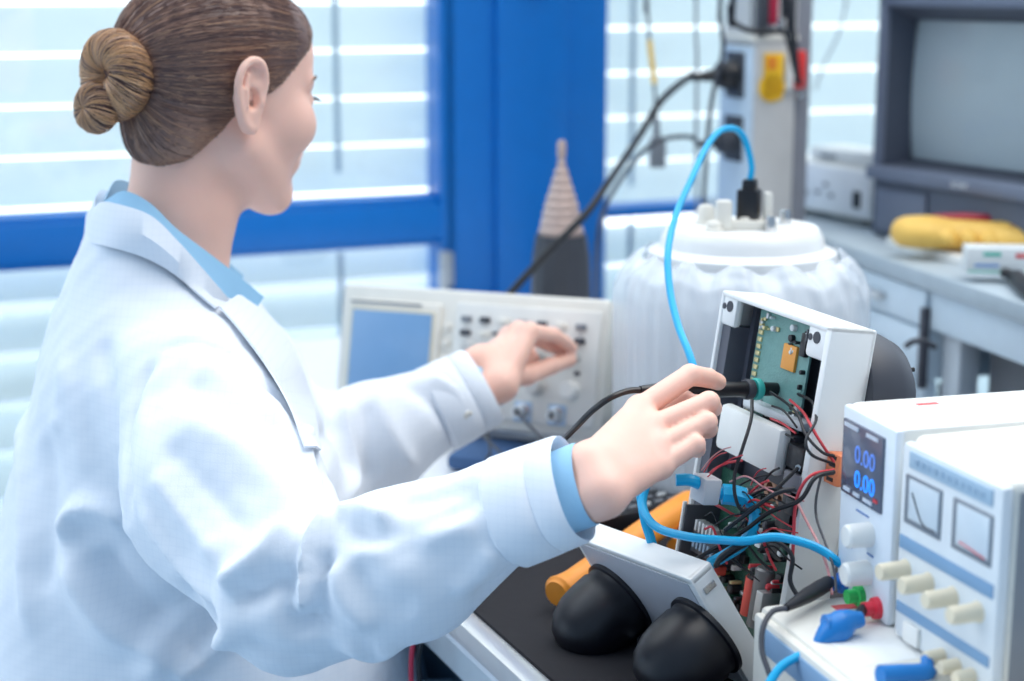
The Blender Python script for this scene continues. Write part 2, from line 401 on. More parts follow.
# ================================================================= SMALL WHITE INSTRUMENTS left of the monitor
IM = Matrix.Translation(Vector((.4465, 2.77, .962))) @ Matrix.Rotation(math.radians(-63), 4, 'Z')
ins = thing('bench_instrument', 'flat white instrument with small keys and a square black socket', 'instrument', IM)
finish('housing', BX(0, .235, 0, .09, .0, .080, bev=.005), M_white, ins)
finish('front_panel', BX(.004, .231, -.004, .002, .004, .076, bev=.002), mat('front white', rgb(236, 238, 240), .4), ins)
finish('socket', BX(.195, .212, -.007, 0, .018, .044, bev=.001), M_black, ins)
for x, z in ((.03, .040), (.055, .042), (.07, .026), (.10, .03), (.12, .044), (.135, .028)):
    finish('key', BX(x, x + .009, -.007, 0, z, z + .006, bev=.001), M_grey, ins)
finish('lead_mark', BX(.02, .04, -.0055, 0, .024, .027), M_grey, ins)
for x in (.02, .2): finish('foot', BX(x - .01, x + .01, .02, .08, -.009, .001, bev=.002), M_dark, ins)
I2 = IM @ Matrix.Translation((.06, .01, .0812))
in2 = thing('converter_box', 'small white box with a black knob on top of the flat instrument', 'box', I2)
finish('housing', BX(0, .17, 0, .07, 0, .022, bev=.004), M_white, in2)
finish('knob', lathe(bmesh.new(), [(0, 0), (.014, 0), (.015, .004), (.013, .014), (0, .016)], (.145, .03, .0215)), M_black, in2)
finish('slider', BX(.03, .07, -.003, .002, .006, .012, bev=.001), M_grey, in2)

# ================================================================= SOCKET COLUMN
cM = Matrix.Translation(Vector((.358, 2.5, .7505))) @ Matrix.Rotation(math.radians(20), 4, 'Z')
c0 = thing('socket_column', 'tall pale grey column of power sockets rising behind the canister', 'power column', cM)
finish('column_body', BX(0, .070, 0, .10, -.75, 1.85, bev=.003), mat('warm grey column', rgb(205, 203, 200), .45), c0)
finish('side_cover', BX(-.006, .0, -.002, .100, -.2, .48, bev=.002), mat('sun bluish cover', rgb(196, 212, 226), .4), c0)  # bluish sunlight on the socket side is put into the cover's colour
finish('rear_rail', BX(.071, .100, .01, .07, -.75, 1.85, bev=.002), mat('mid grey rail', rgb(140, 142, 150), .5), c0)
finish('top_cap', BX(-.008, .072, -.004, .102, .488, .496, bev=.002), M_offw, c0)
for z in (.403, .308):
    s = finish('socket', BX(-.010, -.004, .02, .075, z, z + .068, bev=.002), M_dark, c0)
finish('screw', lathe(bmesh.new(), [(0, 0), (.003, 0), (.002, .002), (0, .002)], (.03, 0, .40), (0, -1, 0)), M_steel, c0)
cw = cM
def cpt(x, y, z): return cw @ Vector((x, y, z))
pl = thing('power_plug', 'black mains plug pushed into the upper socket of the column', 'plug', cM)
finish('plug_body', cyl(bmesh.new(), (-.011, .048, .437), (-.036, .048, .437), .024, .019), M_black, pl)
finish('cord_grip', cyl(bmesh.new(), (-.035, .048, .437), (-.085, .044, .434), .010, .005), M_black, pl)
pl = thing('power_plug', 'dark plug in the lower socket of the column, behind the blue lead', 'plug', cM)
finish('plug_body', cyl(bmesh.new(), (-.011, .048, .340), (-.034, .048, .338), .022, .018), M_dark, pl)
finish('cord_grip', cyl(bmesh.new(), (-.034, .048, .338), (-.066, .048, .334), .008, .005), M_dark, pl)
# tags hung on the column
M_yel = mat('yellow tag', rgb(250, 196, 40), .5); M_org = mat('orange tag', rgb(236, 140, 40), .5)
tg = thing('warning_tag', 'yellow and orange round ended tag stuck on the socket column', 'tag', cM)
bm = BX(.014, .046, -.004, -.0005, .402, .470, bev=.001); finish('tag_plate', bm, M_yel, tg)
finish('tag_disc', lathe(bmesh.new(), [(0, 0), (.021, 0), (.021, .0035), (0, .0035)], (.028, -.0005, .420), (0, -1, 0)), M_yel, tg)
finish('tag_print', BX(.018, .034, -.0055, -.004, .447, .465), M_org, tg)
tg = thing('red_clip', 'red and white clip with a metal tip on the column edge', 'clip', cM)
finish('red_grip', BX(.062, .080, -.014, -.001, .418, .474, bev=.004), mat('red plastic', rgb(225, 60, 55), .4), tg)
finish('white_grip', BX(.049, .060, -.012, -.001, .416, .470, bev=.003), M_white, tg)
finish('tip', lathe(bmesh.new(), [(0, 0), (.008, .003), (.008, .009), (0, .012)], (.076, -.004, .414), (0, 0, -1)), M_steel, tg)
# stacked plugs on the top of the column
tg = thing('adapter_plugs', 'dark red and black connector cluster above the column cap', 'connector', cM)
finish('black_block', BX(.0, .016, -.010, .02, .4965, .56, bev=.003), M_dark, tg)
finish('red_block', BX(.017, .032, -.010, .01, .512, .56, bev=.003), mat('crimson plastic', rgb(170, 30, 60), .4), tg)
finish('chrome_sleeve', cyl(bmesh.new(), (.040, .006, .4965), (.040, .006, .522), .008), M_steel, tg)
finish('chrome_sleeve', cyl(bmesh.new(), (.022, .0, .4965), (.022, .0, .512), .006), M_steel, tg)
finish('grey_block', BX(.050, .064, -.006, .02, .4965, .56, bev=.003), M_dark, tg)

# ---- background leads
cable('power_cable', [cpt(-.083, .044, .434), P(690, 76, 2.48), P(662, 100, 2.42), P(640, 135, 2.38), P(610, 180, 2.28), P(585, 215, 2.23), P(550, 250, 2.21), P(516, 287, 2.21), P(480, 330, 2.20), on_z(462, 405, .757)], .0052, M_black, 'thick black lead sweeping from the upper plug across the blue post')
cable('power_cable', [cpt(-.064, .048, .334), P(690, 137, 2.48), P(668, 138, 2.46), P(655, 143, 2.44), P(635, 160, 2.44), P(606, 205, 2.44), P(597, 250, 2.44), on_z(596, 330, .757)], .0034, M_dark, 'thin dark lead running down from the lower plug of the column')
hx = thing('hanging_lead', 'thin lead with yellow sleeve and grey plug hanging before the window', 'cable')
finish('wire', tube(bmesh.new(), [P(646, -60, 2.6) + Vector((0, 0, 1.1)), P(646, -60, 2.6), P(647, 0, 2.6), P(650, 45, 2.6), P(655, 95, 2.6), P(657, 130, 2.6)], .0024), M_dark, hx)
finish('yellow_sleeve', tube(bmesh.new(), [P(649.5, 40, 2.6), P(652, 62, 2.6), P(654.5, 84, 2.6)], .004), M_yel, hx)
finish('strain_relief', tube(bmesh.new(), [P(656, 118, 2.6), P(657, 140, 2.6)], .0055), M_grey, hx)
q = P(657.5, 152, 2.6); finish('plug', BX(q.x - .0125, q.x + .0125, q.y - .01, q.y + .01, q.z - .024, q.z + .022, bev=.003), M_grey, hx)
cable('hanging_cable', [P(697, -60, 2.62) + Vector((0, 0, 1.1)), P(697, -60, 2.62), P(697, 60, 2.62), P(696, 150, 2.62), P(698, 260, 2.62), on_z(698, 300, .757)], .0024, M_grey, 'grey thin lead falling straight before the right window pane')
cable('hanging_cable', [P(722, -60, 2.47) + Vector((0, 0, 1.1)), P(722, -60, 2.47), P(720, 10, 2.47), P(723, 50, 2.46), P(712, 100, 2.46), P(706, 160, 2.46), P(702, 240, 2.46), on_z(700, 330, .757)], .0034, M_dark, 'dark lead falling close beside the upper plug of the column')
cable('looped_cable', [P(735, -50, 2.42) + Vector((0, 0, 1.1)), P(735, -50, 2.42), P(730, 5, 2.42), P(734, 22, 2.42), P(752, 31, 2.41), P(775, 31, 2.41), P(786, 34, 2.43), P(795, 70, 2.44), P(800, 84, 2.45)], .0040, M_black, 'black lead looped around the head of the socket column')
cable('hanging_cable', [P(785, -60, 2.42) + Vector((0, 0, 1.1)), P(785, -60, 2.42), P(789, 0, 2.42), P(794, 40, 2.42), P(798, 84, 2.42)], .0045, M_brub, 'black lead ending beside the red clip')
cable('hanging_cable', [P(848, -60, 2.9) + Vector((0, 0, 1.1)), P(848, -60, 2.9), P(846, 0, 2.9), P(838, 35, 2.9), P(825, 62, 2.9), P(815, 90, 2.9)], .0016, M_grey, 'fine grey wire before the blind beside the monitor')

# ================================================================= CONE TOOL behind the oscilloscope
cb = on_z(562, 400, .7505); cb = Vector((.068, 2.30, .7505))
ct = thing('ribbed_cone_tool', 'brown ribbed cone on a dark grey base before the blue post', 'tool', Matrix.Translation(cb))
finish('base', lathe(bmesh.new(), [(0, 0), (.05, 0), (.05, .02), (.044, .09), (.040, .20), (.035, .231), (0, .232)], n=14), M_dark, ct, angle=20)
finish('base_band', lathe(bmesh.new(), [(.0455, 0), (.0475, 0), (.0475, .012), (.0455, .012)], (0, 0, .10), n=14), M_grey, ct)
pr = [(0, 0), (.030, 0)]; z = 0
for i in range(9):
    r = .030 - .0024 * i - (.0009 * max(0, i - 3) * 1.3); pr += [(r, z + .001), (r + .0012, z + .004), (r + .0012, z + .007), (r - .0015, z + .0115)]; z += .0115
pr += [(.006, z + .004), (.006, z + .022), (.0045, z + .026), (0, z + .027)]
finish('cone', lathe(bmesh.new(), pr, (0, 0, .231), n=28), mat('brown bronze', rgb(196, 172, 162), .5, .1), ct)
# ================================================================= OSCILLOSCOPE
OX = Vector((.8921, -.4513, 0)).normalized(); OXv = Vector((.8921, -.4513, .0237)).normalized()
OYv = Vector((.4446, .867, -.225)); OYv = (OYv - OXv * OYv.dot(OXv)).normalized(); OZv = OXv.cross(OYv)
OM = frame(Vector((-.2164, 2.13, .9415)) - OZv * .165, OXv, OYv, OZv)
os_ = thing('oscilloscope', 'white bench oscilloscope with lit blue screen and rows of knobs', 'oscilloscope', OM)
SW, SH = .373, .165
finish('housing', BX(0, SW, .012, .13, 0, SH, bev=.008), M_offw, os_)
bz = finish('front_bezel', BX(-.002, SW + .002, 0, .016, -.002, SH + .002, bev=.007), M_ivory, os_)
finish('screen_surround', BX(.012, .148, -.006, .002, .018, .148, bev=.004), M_offw, os_)
finish('screen_frame', BX(.018, .142, -.008, -.004, .026, .138, bev=.002), mat('beige frame', rgb(206, 200, 180), .5), os_)
M_scr = mat('blue lcd', rgb(110, 148, 186), .16, emit=.10, ecol=rgb(110, 160, 215), noise=.03)
def screen_grad():
    m = M_scr; t = m.node_tree; bs = t.nodes['Principled BSDF']; tc = t.nodes['Texture Coordinate']
    return m
finish('screen', BX(.022, .138, -.0095, -.0075, .030, .134, bev=.001), screen_grad(), os_)
finish('brand_strip', BX(.016, .12, -.007, -.005, .143, .146), M_grey, os_)
for i in range(5): finish('soft_key', BX(.152, .161, -.005, .001, .035 + i * .02, .044 + i * .02, bev=.002), M_offw, os_)
finish('control_panel', BX(.168, .366, -.004, .001, .012, .152, bev=.003), mat('panel blue white', rgb(226, 224, 218), .45), os_)
M_kn = mat('scope knob', rgb(190, 190, 188), .45)
for r in range(2):
    for i in range(7):
        x = .178 + i * .026; z = .128 - r * .017
        finish('button', BX(x, x + .014, -.009, -.003, z, z + .008, bev=.002), [M_grey, M_dark, M_offw][(i + r) % 3], os_)
for i in range(4):
    x = .194 + i * .047
    finish('knob', lathe(bmesh.new(), [(0, 0), (.0085, 0), (.008, .014), (.007, .016), (0, .016)], (x, -.003, .096), (0, -1, 0)), M_kn, os_)
    finish('knob', lathe(bmesh.new(), [(0, 0), (.011, 0), (.0105, .014), (.009, .017), (0, .017)], (x, -.003, .056), (0, -1, 0)), M_white if i == 3 else M_kn, os_)
for i in range(4):
    x = .180 + i * .046
    cn = finish('bnc_connector', lathe(bmesh.new(), [(0, 0), (.010, 0), (.010, .003), (.0075, .004), (.0075, .016), (.005, .016), (.005, .006), (0, .006)], (x, -.003, .024), (0, -1, 0)), M_steel, os_)
    finish('socket_base', BX(x - .012, x + .012, -.0055, -.002, .012, .037, bev=.002), mat('pale blue base', rgb(170, 196, 222), .4), cn)
for i in range(9):
    x = .185 + (i % 5) * .038; z = .074 if i < 5 else .114
    finish('small_button', BX(x, x + .007, -.007, -.003, z, z + .005, bev=.001), M_dark, os_)
for x in (.03, SW - .04):
    finish('tilt_foot', BX(x, x + .03, .004, .014, -.03, .0, bev=.002), M_offw, os_)
for x in (.03, SW - .04): finish('rear_foot', BX(x, x + .03, .10, .125, -.02, .0, bev=.002), M_offw, os_)
pb = finish('pouch', BX(0, .2, 0, .10, 0, .02, bev=.008), mat('dark blue cloth', rgb(62, 96, 140), .7)); PM[pb.name] = pb.matrix_world = yawM((-.08, 1.93, .7505), -20)
tag(pb, 'flat dark blue pouch lying beneath the front of the oscilloscope', 'pouch')
# leads near the scope
cable('probe_lead', [OM @ Vector((.18, -.02, .024)), P(500, 452, 1.86), P(508, 464, 1.84), P(525, 468, 1.82), P(537, 460, 1.84), P(552, 452, 1.86), OM @ Vector((.272, -.02, .024))], .0017, M_dark, 'thin dark lead looping between two scope sockets')
cable('probe_lead', [OM @ Vector((.227, -.02, .024)), P(490, 450, 1.90), P(487, 458, 1.88), P(490, 475, 1.84), P(494, 490, 1.80), on_z(498, 520, .752)], .0017, M_dark, 'thin dark lead dropping from the scope onto the white bench')
cable('thin_lead', [on_z(397, 528, .752), on_z(396, 518, .752), on_z(402, 512, .752), on_z(416, 511, .752), on_z(440, 516, .752)], .0018, M_dark, 'short hooked dark wire lying on bare white bench')

# ================================================================= CANISTER in plastic bag
CC = Vector((.258, 1.86, .7505))
cn = thing('lidded_canister', 'large white canister in a clear plastic bag with terminals on its lid', 'canister', Matrix.Translation(CC))
finish('drum', lathe(bmesh.new(), [(0, 0), (.125, 0), (.13, .006), (.131, .05), (.131, .20), (.128, .235), (.112, .262), (0, .265)], n=48), mat('milky drum', rgb(236, 238, 240), .35, noise=.02), cn)
lid = finish('lid', lathe(bmesh.new(), [(0, 0), (.105, 0), (.107, .005), (.105, .016), (.092, .022), (.090, .032), (.086, .040), (.083, .043), (.070, .044), (.068, .0425), (.0, .0425)], (0, 0, .262), n=48), mat('lid white', rgb(240, 240, 238), .35), cn)
for a, r, hh, rr in ((2.6, .045, .022, .010), (2.2, .036, .014, .006), (.4, .055, .018, .006), (3.9, .05, .012, .008), (5.3, .045, .018, .006), (1.2, .055, .010, .009), (4.7, .02, .014, .006)):
    x, y = r * math.cos(a), r * math.sin(a)
    finish('terminal', lathe(bmesh.new(), [(0, 0), (rr * 1.3, 0), (rr * 1.3, .003), (rr, .004), (rr, hh * .8), (rr * .7, hh), (0, hh)], (x, y, .304)), M_steel if rr == .006 and hh > .015 else M_offw, cn)
finish('terminal_post', BX(-.034, -.016, -.035, -.02, .304, .338, bev=.004), M_offw, cn)
finish('terminal_post', BX(.020, .030, -.02, -.01, .304, .345, bev=.003), M_offw, cn)
finish('terminal_bridge', BX(-.035, .035, -.030, -.008, .304, .315, bev=.003), M_offw, cn)
def bagmat():
    m = mat('clear film', rgb(236, 241, 246), .18, noise=.02, alpha=.5); return m
# plastic bag: pleated shell
bm = bmesh.new(); n = 300; rings = []
prof = [(.138, .0), (.1415, .03), (.1425, .12), (.143, .20), (.1415, .235), (.134, .256), (.122, .268), (.112, .274)]
pp = []
for i in range(len(prof) - 1):
    for j in range(5): t = j / 5; pp.append((prof[i][0] * (1 - t) + prof[i + 1][0] * t, prof[i][1] * (1 - t) + prof[i + 1][1] * t))
pp.append(prof[-1])
ph = rng.uniform(0, 6.28, 8)
for r, z in pp:
    ring = []; top = max(0, (z - .2) / .07)
    for i in range(n):
        a = 2 * math.pi * i / n
        pl_ = .0008 * math.sin(31 * a + ph[0]) + .0008 * math.sin(53 * a + ph[1] + z * 9) + .0006 * math.sin(19 * a + ph[2] - z * 14)
        cr = top * (.0035 * math.sin(9 * a + ph[3]) * math.sin(90 * z + 5 * a) + .0022 * math.sin(33 * a + 90 * z + ph[4]))
        rr = r + pl_ + cr; ring.append(bm.verts.new((rr * math.cos(a), rr * math.sin(a), z + top * .005 * math.sin(13 * a + ph[5]))))
    rings.append(ring)
for a, b in zip(rings, rings[1:]):
    for i in range(n): j = (i + 1) % n; bm.faces.new((a[i], a[j], b[j], b[i]))
finish('plastic_bag', bm, bagmat(), cn, angle=80)
bp = thing('cable_plug', 'black angular plug of the blue lead standing on the canister lid', 'plug', yawM((.262, 1.85, 1.0565), -20))
finish('plug_body', BX(-.011, .013, -.011, .011, 0, .042, bev=.002), M_black, bp)
finish('plug_neck', BX(-.006, .009, -.008, .008, .040, .053, bev=.002), M_black, bp)
tp = Vector((.2635, 1.85, 1.107))
cable('blue_cable', [tp, tp + Vector((.001, 0, .018)), P(745, 140, 1.85), P(735, 129, 1.84), P(720, 131, 1.82), P(706, 148, 1.79), P(692, 178, 1.73), P(676, 215, 1.68), P(668, 252, 1.62), P(670, 290, 1.58), P(678, 325, 1.54), P(690, 356, 1.50), P(698, 385, 1.48), P(696, 410, 1.47), P(688, 438, 1.46)], .0036, M_cyan, 'bright blue lead arching from the canister plug down to the open device')

# ================================================================= OPEN DEVICE
DX = Vector((.4088, -.9125, -.0169)).normalized(); DZ = Vector((.1378, .0434, .9895)); DZ = (DZ - DX * DZ.dot(DX)).normalized(); DY = DZ.cross(DX)
DW, DD, DH = .170, .045, .297
DM = frame(Vector((.187, 1.47, 1.0538)) - DZ * DH, DX, DY, DZ)
DI = DM.inverted()
def dv(px, py, dep=0.0):
    q = on_plane(px, py, DM @ Vector((0, dep, 0)), DY); return DI @ q      # a point of the device's own inner plane
dev = thing('open_control_unit', 'open white device housing packed with circuit boards and tangled wires', 'electronic device', DM)
M_case = mat('white device case', rgb(236, 236, 234), .38, noise=.015)
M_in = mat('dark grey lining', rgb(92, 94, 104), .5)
t_ = .005; bm = bmesh.new()
box(bm, 0, t_, 0, DD, 0, DH, bev=.002); box(bm, DW - t_ * 1.6, DW, 0, DD, 0, DH, bev=.002); box(bm, 0, DW, 0, DD, DH - t_, DH, bev=.002); box(bm, 0, DW, 0, DD, 0, t_, bev=.002); box(bm, 0, DW, DD - .004, DD, 0, DH, bev=.001)
# corner screw bosses
for x0, x1 in ((.002, .026), (DW - .034, DW - .004)):
    box(bm, x0, x1, .001, .010, DH - .030, DH - .002, bev=.004)
finish('housing', bm, M_case, dev)
for x in (.0135, DW - .022):
    for (r, dx, dz) in ((.005, .003, -.012), (.0028, -.006, -.013)):
        finish('screw_hole', lathe(bmesh.new(), [(0, 0), (r, 0), (r, .0008), (0, .0008)], (x + dx, .0012, DH + dz), (0, -1, 0), n=16), M_dark, dev)
    finish('slot', BX(x - .0115, x - .0100, .0002, .0012, DH - .018, DH - .008), M_dark, dev)
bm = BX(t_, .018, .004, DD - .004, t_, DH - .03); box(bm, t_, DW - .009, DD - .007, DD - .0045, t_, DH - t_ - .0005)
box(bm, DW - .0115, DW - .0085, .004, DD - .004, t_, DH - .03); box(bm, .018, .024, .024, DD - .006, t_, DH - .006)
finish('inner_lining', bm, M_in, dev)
bd = .038
M_pcb = mat('green circuit board', rgb(112, 156, 150), .4, noise=.08, scale=140, bump=.3, bscale=500)
M_pcb2 = mat('dark green board', rgb(40, 84, 70), .4, noise=.2, scale=200, bump=.4, bscale=600)
def dbox(px0, py0, px1, py1, d0, d1, bev=.001, bm=None):
    a = dv(px0, py0, d0); b_ = dv(px1, py1, d0)
    return box(bm or bmesh.new(), min(a.x, b_.x), max(a.x, b_.x), d0, d1, min(a.z, b_.z), max(a.z, b_.z), bev=bev)
# upper board
UB = (.040, .122, .188, .290)
US = .016      # x0,x1,z0,z1
pc = finish('circuit_board', BX(UB[0], UB[1], .034 - US, .0365 - US, UB[2], UB[3], bev=.0005), M_pcb, dev)
finish('orange_chip', BX(.086, .106, .031 - US, .0345 - US, .246, .268, bev=.001), mat('orange film', rgb(236, 160, 70), .45), pc)
M_gold = mat('gold contacts', rgb(214, 200, 150), .3, .5); M_sol = mat('solder', rgb(205, 208, 210), .3, .7); M_chip = mat('black chip', rgb(30, 31, 36), .35)
for i in range(12): 
    z = .205 + i * .0062; finish('contact_pad', BX(.043, .0495, .0325 - US, .0345 - US, z, z + .004, bev=.0004), M_gold, pc)
def scatter(parent, x0, x1, z0, z1, y, n, mats, smin_=.002, smax_=.006, th=.004, names=('capacitor', 'resistor', 'chip')):
    for i in range(n):
        x = random.uniform(x0, x1); z = random.uniform(z0, z1); w_ = random.uniform(smin_, smax_); h_ = random.uniform(smin_, smax_); m = random.choice(mats)
        if random.random() < .35:
            bm = lathe(bmesh.new(), [(0, 0), (w_ / 2, 0), (w_ / 2, th), (w_ / 3, th * 1.15), (0, th * 1.15)], (x, y, z), (0, -1, 0), n=12); nm = names[0]
        else: bm = BX(x - w_ / 2, x + w_ / 2, y - th * random.uniform(.4, 1), y, z - h_ / 2, z + h_ / 2, bev=.0003); nm = names[1] if w_ < .004 else names[2]
        finish(nm, bm, m, parent)
M_wht = mat('white component', rgb(220, 224, 224), .4)
scatter(pc, .044, .075, .272, .286, .034 - US, 12, [M_sol, M_wht, M_gold], .002, .005)
scatter(pc, .092, .118, .262, .286, .034 - US, 12, [M_sol, M_chip, M_wht], .002, .006)
scatter(pc, .108, .120, .20, .25, .034 - US, 12, [M_sol, M_chip, M_wht, M_gold], .002, .005)
scatter(pc, .042, .065, .192, .212, .034 - US, 16, [M_sol, M_wht, M_gold], .002, .006)
scatter(pc, .078, .118, .192, .206, .034 - US, 14, [M_sol, M_chip, M_wht], .003, .008, .008)
finish('pin_header', BX(.112, .120, .029 - US, .0345 - US, .262, .282, bev=.001), M_chip, pc)
finish('pin_header', BX(.094, .118, .020 - US, .0345 - US, .192, .202, bev=.001), M_chip, pc)
# white power module
qa = dv(720, 404, -.008); qb = dv(772, 462, -.008)
WMm = finish('power_module', BX(qa.x, qb.x + .004, -.008, .006, qb.z - .012, qa.z + .002, bev=.005), M_white, dev)
finish('module_shoulder', BX(qa.x + .012, qb.x + .012, .0065, .030, qa.z + .002, qa.z + .010, bev=.002), mat('grey white plastic', rgb(205, 210, 214), .45), WMm)
for (x0, x1, y0, y1, z0, z1, m_) in ((.006, .030, .0, .026, -.028, -.008, M_chip), (.010, .034, -.002, .016, -.046, -.030, mat('grey relay', rgb(118, 118, 126), .4)), (.008, .020, .002, .02, -.062, -.048, M_chip), (-.03, .004, .008, .028, -.050, -.004, M_dark), (.022, .036, -.004, .006, -.064, -.05, M_chip)):
    finish('relay', BX(qb.x + x0, qb.x + x1, y0, y1, qa.z + z0, qa.z + z1, bev=.0015), m_, dev)
# lower boards
lb = finish('power_board', BX(.02, .156, .018, .021, .012, .140, bev=.0005), M_pcb2, dev)
scatter(lb, .05, .152, .02, .135, .018, 98, [M_sol, M_chip, M_chip, M_chip, M_wht, M_pcb2, M_dark, M_gold, M_red], .002, .009, .010)
for (x, z, r) in ((.105, .155, .009), (.122, .150, .006)):
    finish('toroid_coil', lathe(bmesh.new(), [(r, 0), (r * 1.3, .003), (r * 1.3, .008), (r, .010), (r * .55, .010), (r * .5, .005), (r * .55, 0), (r, 0)][:7], (x, .022, z - .01), (0, -1, 0)), mat('copper coil', rgb(168, 128, 104), .35, .4), lb)
for x0, x1, z0, z1, d in ( (.126, .146, .118, .140, .008), (.112, .14, .09, .11, .01)):
    finish('relay', BX(x0, x1, d, .03, z0, z1, bev=.001), M_chip, dev)
for (x, z0, z1, r, m) in ((.098, .028, .062, .0065, mat('coral component', rgb(226, 92, 80), .4)), (.116, .024, .075, .010, mat('grey can', rgb(120, 120, 122), .35, .3))):
    finish('capacitor', lathe(bmesh.new(), [(0, 0), (r * .9, 0), (r, .001), (r, z1 - z0), (r * .8, z1 - z0 + .002), (0, z1 - z0 + .002)], (x, .016, z0)), m, dev)
finish('metal_bracket', BX(.128, .138, .0, .03, .035, .062, bev=.001), M_alu, dev)
# terminal block and red bits left of the boards
tb = finish('terminal_block', BX(.035, .075, -.012, .02, .066, .086, bev=.001), mat('charcoal block', rgb(52, 56, 64), .45), dev)
for i in range(6):
    x = .039 + i * .006; finish('terminal_pin', BX(x, x + .0028, -.014, -.004, .086, .096, bev=.0005), M_sol, tb); finish('terminal_slot', BX(x, x + .0032, -.0135, -.0118, .071, .079), mat('blue grey slot', rgb(120, 140, 160), .4), tb)
finish('red_connector', BX(.046, .066, -.008, .01, .052, .061, bev=.002), mat('coral component', (0, 0, 0)), dev)
dvp = finish('divider_plate', BX(.0255, .028, -.018, .03, .03, .106, bev=.0005), M_dark, dev)
finish('plate_edge', BX(.0235, .0255, -.020, -.016, .03, .108, bev=.0004), M_wht, dvp)
finish('orange_connector', BX(.0, .018, -.01, .008, -.0, .026, bev=.0015, M=Matrix.Translation((DW + .001, .026, .170))), mat('orange plug', rgb(236, 140, 96), .45), dev)
for i in range(4): finish('plug_slot', BX(DW + .006, DW + .014, .0152, .0165, .173 + i * .006, .176 + i * .006), M_chip, dev)
# ethernet-like blue lead with grey clamp
finish('grey_clamp', BX(-.011, .011, -.008, .008, -.011, .011, bev=.002, M=Matrix.Translation(DI @ P(706, 489, 1.312))), mat('light grey clamp', rgb(196, 196, 200), .45), dev)
bj = cable('blue_jumper_lead', [P(676, 480, 1.308), P(690, 480, 1.308), P(704, 486, 1.312), P(722, 494, 1.312), P(738, 497, 1.312), P(749, 502, 1.312), P(755, 514, 1.312), P(752, 530, 1.308), P(741, 545, 1.308), P(724, 556, 1.30), P(711, 563, 1.31)], .0050, M_cyan, parent=dev)
finish('boot', tube(bmesh.new(), [P(722, 494, 1.312), P(733, 495, 1.312), P(744, 498, 1.312)], .0085), M_cyan, bj, world=True)
# rear dome
rd = finish('rear_dome', lathe(bmesh.new(), [(0, 0), (.052, 0), (.054, .004), (.053, .03), (.047, .046), (.034, .058), (.018, .064), (0, .066)], (.128, DD, .236), (0, 1, 0), n=40), M_dark, dev)
rd2 = finish('dome_screw', cyl(bmesh.new(), (.150, DD + .050, .262), (.153, DD + .058, .264), .002, n=10), M_black, dev)
# wires
def wire(pts, r, m): return cable('wire', pts, r, m, parent=dev, n=6, k=6)
wire([P(752, 400, 1.355), P(751, 420, 1.33), P(742, 450, 1.31), P(735, 472, 1.305), P(735, 495, 1.30), P(742, 510, 1.30), P(757, 505, 1.30), P(775, 490, 1.31), P(798, 468, 1.32)], .0016, M_brub)
wire([P(798, 468, 1.32), P(806, 462, 1.34)], .0028, M_sol)
wire([P(770, 392, 1.38), P(785, 402, 1.36), P(798, 415, 1.325), P(806, 435, 1.305), P(822, 452, 1.295), P(834, 456, 1.30)], .0013, M_brub)
wire([P(790, 400, 1.37), P(803, 412, 1.34), P(810, 424, 1.31), P(818, 438, 1.30), P(834, 462, 1.30)], .0013, M_red)
wire([P(798, 394, 1.37), P(812, 402, 1.33), P(816, 420, 1.31), P(806, 440, 1.295), P(812, 455, 1.29), P(834, 464, 1.30)], .0013, M_brub)
wire([P(834, 470, 1.295), P(812, 475, 1.285), P(800, 490, 1.285), P(795, 510, 1.285), P(793, 550, 1.28), P(790, 575, 1.28)], .0014, M_red)
wire([P(834, 472, 1.292), P(815, 478, 1.28), P(800, 500, 1.28), P(770, 512, 1.29), P(745, 530, 1.30), P(715, 548, 1.31), P(695, 560, 1.31)], .0020, M_brub)
wire([P(795, 489, 1.28), P(780, 492, 1.28), P(765, 500, 1.285), P(745, 515, 1.29), P(725, 530, 1.30)], .0019, M_brub)
wire([P(717, 563, 1.28), P(735, 551, 1.27), P(755, 541, 1.275), P(775, 541, 1.28), P(792, 556, 1.275), P(790, 580, 1.27), P(797, 595, 1.265), P(806, 608, 1.26)], .0019, M_brub)
wire([P(716, 566, 1.28), P(722, 556, 1.27), P(740, 545, 1.27), P(765, 537, 1.28), P(790, 538, 1.30)], .0024, M_brub)
wire([P(797, 502, 1.30), P(806, 520, 1.285), P(819, 545, 1.26), P(828, 570, 1.24), P(832, 594, 1.215)], .0012, M_pink)
wire([P(821, 476, 1.30), P(816, 500, 1.29), P(817, 520, 1.28), P(826, 545, 1.25), P(834, 570, 1.23), P(836, 592, 1.21)], .0011, M_dark)
wire([P(708, 500, 1.33), P(722, 508, 1.32), P(738, 516, 1.32), P(752, 510, 1.32)], .0012, M_red)
for i in range(30):
    x0, y0 = random.uniform(700, 762), random.uniform(470, 560); dx, dy = random.uniform(15, 55), random.uniform(-30, 35)
    Y0 = random.uniform(1.31, 1.335)
    wire([P(x0, y0, Y0), P(x0 + dx * .35, y0 + dy * .2 - 8, Y0 - .006), P(x0 + dx * .7, y0 + dy * .7 - 4, Y0 - .01), P(x0 + dx, y0 + dy, Y0 - .02)], random.choice([.0006, .0008, .0011]), random.choice([M_red, M_brub, M_brub, M_pink, M_brub]))
for i in range(8):
    x0, y0 = random.uniform(765, 785), random.uniform(396, 500)
    wire([P(x0, y0, 1.37), P(x0 + 12, y0 + random.uniform(-6, 10), 1.35), P(x0 + 25, y0 + random.uniform(5, 25), 1.33)], .0010, random.choice([M_red, M_brub, M_pink]))
